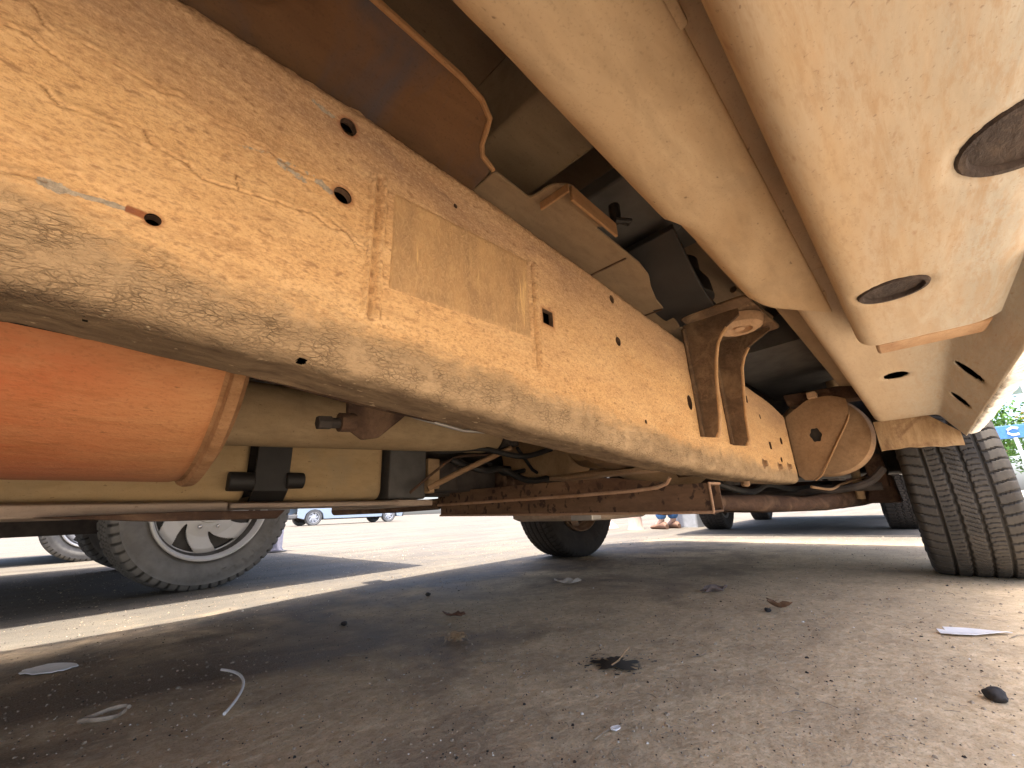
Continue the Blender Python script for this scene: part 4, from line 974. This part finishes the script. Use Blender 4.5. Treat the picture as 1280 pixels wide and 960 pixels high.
# the neighbour: unseen body widened and raised for its shade, silver wheel in view at (.42, 2.68)
vehicle('parked_truck', 'white box truck parked next to us with silver slotted wheel and grey muddy tyre', 'truck', (.42, 3.46, 0), R(2.5), 5.2, 2.5, 3.5, .84, M['body_white'], rad=.385, clear=.31, group='vehicles parked side by side', steer=R(7), inset=.44, sill=.74, top=2.5, hood=1.3)
vehicle('parked_van', 'grey van parked beyond the nearest one, small pale wheel seen under it', 'van', (.10, 6.72, 0), R(2), 5.2, 1.95, 3.4, .85, M['body_grey'], rad=.36, clear=.33, group='vehicles parked side by side', steer=R(5), sill=.66)
vehicle('parked_minivan', 'pale blue minivan far across the sunlit lot, seen below the tank', 'minivan', (11.1, 20.6, 0), R(-1), 5.1, 1.9, 3.65, .75, M['body_silver'], kind='van', rad=.35, clear=.27, top=1.75, hood=1.05)
vehicle('parked_pickup', 'white pickup ahead of us, its dark tyres seen under the axle', 'pickup', (7.9, 1.20, 0), R(4), 4.6, 1.9, 2.55, .9, M['body_white'], kind='pickup', rad=.37, dusty_t='tyre_dark', clear=.46, top=1.75)

# ------------------------------------------------------------------ far right: carport, trees, sign, car
def arr(p, q, n): return [tuple(Vector(p).lerp(Vector(q), t)) for t in np.linspace(0, 1, n)]
cp = thing('carport', (22, -3.6, 0), 'cream framed carport with a blue roof edge beyond the right tyre', 'carport')
b = MB(); b.box(-2.5, 3.5, -3.2, 1.0, 3.95, 4.10); b.build('roof', plain('blue_roof_edge', (.18, .36, .50), .5), cp, bevel=.02)
b = MB(); b.box(-2.5, -2.3, -3.2, 1.0, 3.60, 3.93); b.build('beam', plain('cream_paint', (.72, .66, .56), .6), cp, bevel=.01)
for y in (.62, -1.6, -3.0):
    b = MB(); b.box(-2.5, -2.32, y, y+.18, 0, 3.62); b.build('post', bpy.data.materials['cream_paint'], cp, bevel=.01)
sg = thing('sign', (17.5, -2.05, 0), 'small blue roadside sign with a white mark in front of the hedge', 'sign')
b = MB(); b.box(0, .04, -.55, .55, 1.65, 2.0); pnl = b.build('panel', plain('blue_sign', (.05, .16, .42), .5), sg, bevel=.01)
b = MB(); b.tube([(-.01, -.10, 1.90), (-.01, .0, 1.93), (-.01, .09, 1.88), (-.01, .10, 1.79), (-.01, .02, 1.73), (-.01, -.09, 1.75)], .028, 8); b.build('mark', M['white'], pnl)
b = MB(); b.tube([(.02, 0, 0), (.02, 0, 1.66)], .04, 10); b.build('pole', M['rim'], sg)
def leafmat(nm, c): 
    g = N(nm); r = g.n('ShaderNodeObjectInfo'); nz = g.noise(1.1, 3); col = g.mix(g.ramp(nz, .35, .65), c, tuple(min(1, x*2.1) for x in c)); return g.fin(col, .6)
LG, LY = leafmat('green_leaves', (.05, .11, .02)), leafmat('yellow_leaves', (.28, .24, .03))
def tree(loc, h, r, label, mat, seed, n=2600, ground_crown=False):
    rs = np.random.default_rng(seed)
    t = thing('tree', loc, label, 'tree', 'trees behind the carport')
    b = MB(); b.tube([(0, 0, 0), (.04, .02, h*.3), (-.05, .05, h*.6), (0, 0, h*.85)], [.16, .12, .08, .03], 9)
    for k in range(6):
        a = k*1.05+seed; b.tube([(0, 0, h*(.25+.08*k)), (r*.4*math.cos(a), r*.4*math.sin(a), h*(.4+.08*k)), (r*.75*math.cos(a), r*.75*math.sin(a), h*(.48+.08*k))], [.06, .04, .015], 6)
    b.build('trunk', M['wood'], t)
    cl = rs.normal(size=(26, 3)); cl = cl/np.linalg.norm(cl, axis=1)[:, None]*rs.uniform(.3, .85, (26, 1))
    z0, z1 = (.15 if ground_crown else .3)*h, h
    b = MB()
    for i in range(n):
        c = cl[rs.integers(26)]; p = c + rs.normal(size=3)*.20
        q = Vector((p[0]*r, p[1]*r, (z0+z1)/2 + p[2]*(z1-z0)/2)); s = rs.uniform(.05, .11)
        if q.z < .05: continue
        a, bb = Vector(rs.normal(size=3)).normalized(), Vector(rs.normal(size=3)).normalized(); c2 = a.cross(bb).normalized()
        b.add([q-a*s, q+c2*s*.5, q+a*s, q-c2*s*.5], [(0, 1, 2, 3)])
    b.build('crown', mat, t, smooth=False)
tree((27, -2.4, 0), 4.6, 2.0, 'green leafy tree seen between carport posts, left one of the pair', LG, 3, 5200, True)
tree((26, -5.2, 0), 4.2, 1.9, 'yellow green leafy tree behind the blue sign, right one of the pair', LY, 5, 4200, True)
vehicle('parked_car', 'pale blue car parked far off, right of the near tyre', 'car', (13.5, -3.0, 0), R(95), 4.4, 1.8, 2.6, .85, M['body_blue'], kind='suv', rad=.33, clear=.28, top=1.5)

# ------------------------------------------------------------------ behind the axle: short tree trunks, bin, person
def post(name, loc, r, h, label, flare=1.):  # tree trunk cut short, crown left out so it throws no shade
    t = thing(name, loc, label, 'post' if name == 'short_trunk' else 'stump')
    b = MB(); pf = [(0, r*1.25*flare), (.05, r*1.05*flare), (.15, r), (h*.6, r*.96), (h-.02, r*.93), (h, r*.8), (h, .001)]
    b.lathe([(0, .001)]+pf, (0, 0, 0), 'z', 16); o = b.build('shaft' if name == 'short_trunk' else 'bole', M['wood'], t)
    b = MB(); b.lathe([(h-.002, .001), (h+.004, r*.7), (h+.008, .001)], (0, 0, 0), 'z', 12); b.build('end_grain', M['tan'], t)
post('short_trunk', (5.15, 2.82, 0), .085, .95, 'pinkish tree trunk built without its crown, left of the person in jeans')
post('flared_trunk', (5.45, 3.55, 0), .11, .8, 'grey flared tree trunk built without its crown, just behind the far tyre', 1.9)
bn = thing('grey_bin', (5.75, 2.34, 0), 'light grey bin standing between the jeans and the dark tyre', 'bin')
b = MB(); P_ = roundprof([(-.16, -.16), (.16, -.16), (.16, .16), (-.16, .16)], .04)
b.rings([[(x*.86, y*.86, .0) for x, y in P_], [(x, y, .62) for x, y in P_]]); b.build('body', plain('grey_bin_plastic', (.42, .44, .47), .5), bn)
b = MB(); b.rings([[(x*1.08, y*1.08, .62) for x, y in P_], [(x*1.08, y*1.08, .66) for x, y in P_], [(x*.8, y*.8, .70) for x, y in P_]]); b.build('lid', M['greyd'], bn)


def person(loc, rz):
    t = thing('person', loc, 'person in blue jeans and brown shoes standing beyond the front axle', 'person', rz=rz)
    def skin_body(name, V, E, Rr, mat, par, sub=2):
        me = bpy.data.meshes.new(name); me.from_pydata(V, E, []); o = bpy.data.objects.new(name, me); COL.objects.link(o); o.parent = par
        sk = o.modifiers.new('skin', 'SKIN'); 
        for i, r in enumerate(Rr): me.skin_vertices[0].data[i].radius = (r if isinstance(r, tuple) else (r, r))
        me.skin_vertices[0].data[0].use_root = True
        o.modifiers.new('sub', 'SUBSURF').levels = sub; o.modifiers['sub'].render_levels = sub; me.materials.append(mat); sk.use_smooth_shade = True
        return o
    def mesh_skin(name, V, E, Rr, mat, par):
        me = bpy.data.meshes.new(name); me.from_pydata(V, E, [])
        o = bpy.data.objects.new(name, me); COL.objects.link(o)
        bm = bmesh.new(); bm.from_mesh(me); lay = bm.verts.layers.skin.verify(); bm.verts.ensure_lookup_table()
        for i, r in enumerate(Rr): bm.verts[i][lay].radius = (r, r) if not isinstance(r, tuple) else r
        bm.verts[0][lay].use_root = True; bm.to_mesh(me); bm.free()
        sk = o.modifiers.new('skin', 'SKIN'); sk.use_smooth_shade = True
        sb = o.modifiers.new('sub', 'SUBSURF'); sb.levels = 2; sb.render_levels = 2; me.materials.append(mat); o.parent = par
        return o
    # body: pelvis root, spine, neck, head, arms with hands, legs
    V = [(0, 0, .95), (0, 0, 1.12), (0, 0, 1.32), (0, 0, 1.45), (.01, 0, 1.53), (.02, 0, 1.62), (.02, 0, 1.72)]
    E = [(0, 1), (1, 2), (2, 3), (3, 4), (4, 5), (5, 6)]; Rr = [(.15, .11), (.13, .10), (.15, .11), (.10, .08), .052, .085, .075]
    for sgn in (1, -1):
        i = len(V); V += [(0, sgn*.10, .86), (.01, sgn*.10, .50), (-.01, sgn*.10, .09), (.09, sgn*.11, .04)]; E += [(0, i), (i, i+1), (i+1, i+2), (i+2, i+3)]; Rr += [.082, .055, .038, .035]
        i = len(V); V += [(0, sgn*.18, 1.41), (-.02, sgn*.23, 1.14), (.04, sgn*.24, .90), (.05, sgn*.24, .84)]; E += [(3, i), (i, i+1), (i+1, i+2), (i+2, i+3)]; Rr += [.05, .038, .026, .03]
        for f_ in range(4):
            k = len(V); V += [(.03+.018*f_, sgn*.245, .78), (.035+.018*f_, sgn*.235, .745-.004*abs(f_-1.5))]; E += [(i+3, k), (k, k+1)]; Rr += [.008, .007]
        k = len(V); V += [(.085, sgn*.23, .82), (.10, sgn*.225, .79)]; E += [(i+3, k), (k, k+1)]; Rr += [.009, .008]
    bd = mesh_skin('body', V, E, Rr, M['skin'], t)
    # trousers
    V = [(0, 0, .95), (0, 0, 1.05)]; E = [(0, 1)]; Rr = [(.17, .125), (.15, .115)]
    for sgn in (1, -1):
        i = len(V); V += [(0, sgn*.105, .84), (.01, sgn*.105, .50), (-.01, sgn*.10, .10)]; E += [(0, i), (i, i+1), (i+1, i+2)]; Rr += [.10, .078, .072]
    mesh_skin('jeans', V, E, Rr, M['jean'], bd)
    V = [(0, 0, 1.10), (0, 0, 1.32), (0, 0, 1.44)]; E = [(0, 1), (1, 2)]; Rr = [(.155, .125), (.17, .13), (.10, .09)]
    for sgn in (1, -1):
        i = len(V); V += [(0, sgn*.19, 1.41), (-.02, sgn*.235, 1.22)]; E += [(2, i), (i, i+1)]; Rr += [.065, .055]
    mesh_skin('shirt', V, E, Rr, M['shirt'], bd)
    for sgn in (1, -1):
        b = MB(); rs_ = []
        for x, hw, hz in ((-.09, .03, .06), (-.06, .042, .09), (0, .045, .09), (.07, .05, .065), (.14, .048, .05), (.18, .025, .035)):
            rs_.append([(x, sgn*.105+hw*math.cos(a), max(.0, hz*.5+hz*.5*math.sin(a))) for a in np.linspace(0, 2*PI, 12, endpoint=False)])
        b.rings(rs_); b.build('shoe', M['shoe'], bd)
    b = MB(); b.lathe([(-.03, .086), (.03, .094), (.08, .08), (.12, .04), (.125, .001)], (.01, 0, 1.66), 'z', 20); b.build('hair', M['hair'], bd)
    b = MB(); b.lathe([(-.02, .002), (-.005, .014), (.012, .010), (.02, .002)], (.105, 0, 1.64), 'z', 8); b.build('nose', M['skin'], bd)
    for sgn in (1, -1):
        b = MB(); b.lathe([(-.008, .001), (0, .009), (.008, .001)], (.092, sgn*.032, 1.672), 'x', 10); b.build('eye', M['dark'], bd)
        b = MB(); b.lathe([(-.006, .001), (0, .022), (.006, .001)], (.015, sgn*.09, 1.65), 'y', 12); b.build('ear', M['skin'], bd)
    b = MB(); b.box(.093, .1, -.022, .022, 1.60, 1.606); b.build('mouth', plain('lips', (.4, .15, .12)), bd)
person((5.32, 2.46, 0), R(70))

# ------------------------------------------------------------------ litter and grit on the ground
def gtag(o, name_label, cat, group=None): return tag(o, name_label, cat, group)
def blob_sheet(name, c, pts, z, mat, label, cat, thick=.002, curl=.004, group=None):
    """thin curled scrap with its own outline (x, y offsets)"""
    n = len(pts); b = MB(); seedp = c[0]*31+c[1]*17
    rs = []
    for k in (1., .75, .45, .1):
        rs.append([(x*k, y*k, z + curl*(k**2)*(.5+.5*math.sin(3.1*x*60+seedp+i*.7))) for i, (x, y) in enumerate(pts)])
    top = rs; bot = [[(x, y, zz-thick) for x, y, zz in r] for r in rs[::-1]]
    b.rings(top[::-1] + bot[::-1], True, False) if False else b.rings(top[::-1][:0] + list(reversed(top)) + [bot[-1]] + bot[::-1][1:], True, True)
    o = b.build(name, mat, None); o.location = (c[0], c[1], 0); tag(o, label, cat, group); return o
def ell(rx, ry, n=20, a=0., j=0., sd=1):
    r_ = random.Random(sd); out = []
    for k in range(n):
        t = 2*PI*k/n; s = 1+j*(r_.random()-.5); x, y = rx*s*math.cos(t), ry*s*math.sin(t)
        out.append((x*math.cos(a)-y*math.sin(a), x*math.sin(a)+y*math.cos(a)))
    return out
VA = R(-46)   # direction across the view on the ground
blob_sheet('flattened_lid', (.020, 1.485), ell(.053, .034, 28, VA, .10), .004, M['paper'], 'flat oval white lid lying in the shade at lower left', 'lid', .0022, .002)
b = MB(); q0, q1, q2 = Vector((.272, 1.14, .005)), Vector((.315, 1.02, .012)), Vector((.226, .893, .004)); b.tube([q0*(1-t)**2+q1*2*t*(1-t)+q2*t*t for t in np.linspace(0, 1, 20)], [.0024]*20, 8); o = b.build('curved_strip', M['paper']); tag(o, 'curved thin white plastic strip standing out on dark asphalt', 'strip')
b = MB(); b.tube([(.093+.027*math.cos(a)*(1+.2*math.sin(3*a)), 1.053+.020*math.sin(a), .004+.002*math.sin(2*a)) for a in np.linspace(.2, 6.1, 22)], [.0035]*22, 6); o = b.build('dry_leaf', plain('pale_leaf', (.38, .30, .22), .8, var=.3, scale=90)); tag(o, 'pale curled ring shaped leaf near the lower left corner', 'leaf')
blob_sheet('paper_scrap', (1.437, -.002), [(-.045, .055), (-.028, .060), (-.020, .045), (-.005, .050), (.018, .012), (.040, -.058), (.020, -.048), (-.030, .000), (-.050, .036)], .004, M['paper'], 'white triangular paper scrap with a torn corner at right', 'paper', .0015, .005)
blob_sheet('paper_scrap', (1.479, 1.149), ell(.050, .020, 16, VA, .5, 4), .007, plain('buff_scrap', (.46, .40, .33), .8, var=.2, scale=60), 'crumpled buff scrap lying below the far tyre', 'paper', .004, .016)
blob_sheet('dry_leaf', (1.60, .608), ell(.040, .016, 14, R(-60), .5, 6), .008, plain('grey_leaf', (.17, .13, .11), .8, var=.4, scale=60), 'grey brown folded leaf right of the ground centre', 'leaf', .004, .018)
blob_sheet('dry_leaf', (1.457, .378), ell(.030, .012, 14, R(-100), .6, 8), .008, plain('brown_leaf', (.20, .11, .06), .8, var=.4, scale=60), 'small dark brown curled leaf with a black pebble beside it, right of centre', 'leaf', .003, .018)
blob_sheet('dry_leaf', (.856, 1.105), ell(.034, .014, 14, VA, .6, 9), .006, plain('red_leaf', (.15, .07, .04), .8, var=.4, scale=60), 'reddish brown flat leaf left of the ground centre', 'leaf', .003, .010)
# small heap of dry grass
b = MB(); r_ = random.Random(5)
for k in range(70):
    a = r_.uniform(0, 2*PI); p = Vector((.713+r_.gauss(0, .012), .914+r_.gauss(0, .012), r_.uniform(.001, .012))); d = Vector((math.cos(a), math.sin(a), r_.uniform(-.1, .35)))*r_.uniform(.006, .016)
    b.tube([p-d*.5, p+Vector((0, 0, .003)), p+d], .0009, 4)
o = b.build('grass_clump', plain('dry_grass', (.36, .24, .13), .9, var=.4, scale=90)); tag(o, 'small tuft of dry brown grass on the asphalt left of centre', 'grass tuft'); o['kind'] = 'stuff'
# oil spot with ragged outline and the twig in it
rg_ = random.Random(3); b = MB(); n = 64; P_ = []
for k in range(n):
    a = 2*PI*k/n; s = 1+.5*(rg_.random()-.5)+.25*math.sin(5*a+1); x, y = .040*s*math.cos(a), .031*s*math.sin(a); P_.append((.800+x*math.cos(VA)-y*math.sin(VA), .517+x*math.sin(VA)+y*math.cos(VA), .0045))
b.add(P_+[(.80, .517, .0045)], [(i, (i+1) % n, n) for i in range(n)])
for k in range(60):
    a = rg_.uniform(0, 2*PI); r = rg_.uniform(.9, 1.9); x, y = .043*r*math.cos(a), .032*r*math.sin(a); cx, cy = .80+x*math.cos(VA)-y*math.sin(VA), .517+x*math.sin(VA)+y*math.cos(VA); q = rg_.uniform(.0012, .004)
    b.add([(cx+q*math.cos(t)*rg_.uniform(.6, 1.3), cy+q*math.sin(t)*rg_.uniform(.6, 1.3), .0042) for t in np.linspace(0, 2*PI, 7)[:-1]], [tuple(range(6))])
o = b.build('oil_spot', M['oil'], smooth=False); tag(o, 'wet black oil spot with ragged splashes in front of the camera', 'oil spot'); o['kind'] = 'stuff'
b = MB(); b.tube([(.782, .515, .006), (.796, .507, .012), (.802, .498, .024), (.818, .494, .032)], .0014, 6); o = b.build('twig', M['tan']); tag(o, 'thin bent twig standing up in the black oil spot', 'twig')
def stone(name, c, r, mat, label, cat, sd, group=None, sz=.7):
    bm = bmesh.new(); bmesh.ops.create_icosphere(bm, subdivisions=3, radius=r)
    for v in bm.verts:
        n_ = float(fbm(v.co.x/r*1.1+sd, v.co.y/r*1.1, v.co.z/r*1.1, 3, sd)); v.co *= 1+.45*n_; v.co.z *= sz
    zmin = min(v.co.z for v in bm.verts)
    for v in bm.verts: v.co.z -= zmin*.85
    me = bpy.data.meshes.new(name); bm.to_mesh(me); bm.free(); o = link(name, me, mat, None, angle=50); o.location = (c[0], c[1], 0); return tag(o, label, cat, group)
stone('pebble', (1.018, -.002), .014, M['stone'], 'black angular pebble near the right edge of the ground', 'stone', 3)
stone('pebble', (.602, 1.295), .009, M['stone'], 'small dark pebble below the sunlit strip at left', 'stone', 5)
stone('pebble', (.998, 1.452), .010, M['stone'], 'dark crumb beside the shadow edge, left of centre', 'stone', 6)
stone('pebble', (1.41, .397), .008, M['stone'], 'tiny dark pebble just left of the curled brown leaf', 'stone', 9)
blob_sheet('paper_chip', (.584, .388), ell(.009, .004, 10, R(-20), .3, 3), .004, M['paper'], 'tiny white chip at the bottom centre of the ground', 'chip', .002, .001)

# grit, crumbs, straw: nobody could count it
def scatter(name, n, mats, rr, kind, seed, region, z=.0, flat=.6):
    r_ = random.Random(seed); b = MB(); k = 0
    while k < n:
        # density falls off with distance from the camera
        d = .25 + 4.2*(r_.random()**1.6); a = YAW + r_.uniform(-.95, .95); x, y = d*math.cos(a), d*math.sin(a)
        if not region(x, y): continue
        k += 1; s = r_.uniform(*rr)*(1+.25*d)
        if r_.random() < .05: s *= 1.9
        if kind == 'grit':
            t0 = r_.uniform(0, 6.3); m_ = r_.choice((4, 5))
            low = [(x+s*math.cos(t0+2*PI*i/m_)*r_.uniform(.7, 1.3), y+s*math.sin(t0+2*PI*i/m_)*r_.uniform(.7, 1.3), z-.0004) for i in range(m_)]
            hi = [(x+(p[0]-x)*.5, y+(p[1]-y)*.5, z+s*flat*r_.uniform(.6, 1.3)) for p in low]
            b.add(low+hi, [(i, (i+1) % m_, m_+(i+1) % m_, m_+i) for i in range(m_)] + [tuple(range(m_, 2*m_))])
        else:
            t0 = r_.uniform(0, PI); L = s*r_.uniform(3, 8); wd = s*.35; dx, dy = math.cos(t0), math.sin(t0); bend = r_.uniform(-.3, .3)*L
            pts = [(x-dx*L, y-dy*L), (x-dy*bend, y+dx*bend), (x+dx*L, y+dy*L)]
            vs = []
            for i, (px, py) in enumerate(pts):
                zz = .0015+.002*(i == 1)*r_.random()+.002*r_.random()
                vs += [(px-dy*wd, py+dx*wd, zz), (px+dy*wd, py-dx*wd, zz), (px, py, zz+wd)]
            b.add(vs, [(0, 3, 4, 1), (3, 6, 7, 4), (0, 2, 5, 3), (3, 5, 8, 6), (2, 1, 4, 5), (5, 4, 7, 8)])
    o = b.build(name, mats, None, smooth=False); o['kind'] = 'stuff'; return o
inside = lambda x, y: y > -.5
o = scatter('gravel', 9000, plain('tan_grit', (.30, .24, .17), .9, var=.5, scale=200), (.0007, .0022), 'grit', 1, inside); tag(o, 'fine tan grit strewn over the asphalt', 'grit', kind='stuff')
o = scatter('gravel', 4500, plain('dark_grit', (.035, .028, .022), .9, var=.5, scale=200), (.0006, .0017), 'grit', 2, inside); tag(o, 'fine dark grit strewn over the asphalt', 'grit', kind='stuff')
o = scatter('gravel', 700, plain('white_grit', (.62, .58, .50), .9, var=.2, scale=200), (.0006, .0016), 'grit', 4, inside); tag(o, 'scattered white crumbs on the asphalt', 'grit', kind='stuff')
o = scatter('straw', 900, plain('straw', (.24, .19, .13), .9, var=.4, scale=100), (.0006, .0016), 'straw', 3, inside); tag(o, 'short bits of straw and grass strewn over the asphalt', 'straw', kind='stuff')

bo = thing('wheel_stand_in', (1.42, 4.70, 0), 'short lavender grey upright standing in for the far truck wheel, just behind the silver wheel', 'stand_in')  # upright added in place of the truck's far wheel
b = MB(); b.lathe([(0, .001), (0, .075), (.02, .078), (.04, .066), (.68, .062), (.72, .045), (.73, .001)], (0, 0, 0), 'z', 20); b.build('shaft', plain('lavender_grey_paint', (.20, .19, .23), .6), bo)
b = MB(); b.lathe([(0, .001), (0, .11), (.012, .11), (.014, .001)], (0, 0, 0), 'z', 20); b.build('foot', M['greyd'], bo)

# ------------------------------------------------------------------ cables, clips and fittings under the van
def part_tube(name, pts, r, mat, n=8, par=van):
    P_ = [Vector(p) for p in pts]; out = []
    for i in range(len(P_)-1):
        p0, p1, p2, p3 = P_[max(i-1, 0)], P_[i], P_[i+1], P_[min(i+2, len(P_)-1)]
        for t in np.linspace(0, 1, 7)[:-1]: out.append(.5*((2*p1)+(p2-p0)*t+(2*p0-5*p1+4*p2-p3)*t*t+(3*p1-p0-3*p2+p3)*t**3))
    out.append(P_[-1]); b = MB(); b.tube(out, r, n); return b.build(name, mat, par)
part_tube('wiring_loom', [(.60, .98, .49), (.72, .99, .475), (.85, .97, .49), (1.0, .93, .47), (1.12, .90, .50)], .009, M['rubber'])
part_tube('hose', [(.80, 1.05, .46), (.90, 1.02, .43), (1.02, 1.05, .44), (1.1, 1.0, .40), (1.2, .98, .41)], .011, M['rubber'])
part_tube('brake_line', [(.66, 1.06, .36), (.75, 1.05, .43), (.82, 1.04, .47), (.95, 1.0, .48)], .004, M['rust'])
part_tube('hose', [(1.5, .5, .36), (1.7, .46, .33), (1.9, .44, .36), (2.1, .40, .34), (2.3, .30, .36)], .012, M['rubber'])
part_tube('brake_line', [(1.88, .30, .34), (2.0, .26, .33), (2.15, .24, .35), (2.3, .17, .38), (2.38, .13, .42)], .005, M['hang'])
part_tube('hose', [(2.1, .16, .60), (2.2, .12, .50), (2.32, .10, .42), (2.36, .12, .36)], .010, M['rubber'])
part_tube('sway_bar', [(2.15, .10, .40), (2.12, .18, .34), (2.12, .4, .325), (2.12, .9, .33), (2.12, 1.5, .34)], .014, M['dark'])
for (x, y, z, r) in ((1.25, .50, .40, .02), (1.0, .62, .352, .012), (1.0, .88, .350, .012), (1.0, 1.15, .350, .012)):
    b = MB(); b.lathe([(-.014, .001), (-.014, r*.8), (-.004, r), (0, r*1.5), (.006, r*1.5), (.006, .001)], (x-.02, y, z), 'x', 6); b.build('bolt_head', M['rust'], van)
for k, (x, z) in enumerate(((1.42, .385), (1.60, .383), (1.74, .39))):
    b = MB(); b.lathe([(-.010, .001), (-.010, .008), (-.002, .010), (0, .016), (.002, .016), (.002, .001)], (x, .330, z+.02), 'y', 12); b.build('rivet', M['hang'], van)
b = MB(); b.lathe([(0, .001), (0, .012), (-.012, .012), (-.016, .008), (-.017, .001)], (1.35, .372, .356), 'z', 10); b.build('drain_bolt', M['hang'], van)
b = MB(); b.lathe([(0, .014), (.010, .016), (.016, .010), (.018, .001)], (.131, .352, .703), 'z', 12); b.build('bolt_head', M['hang'], van)
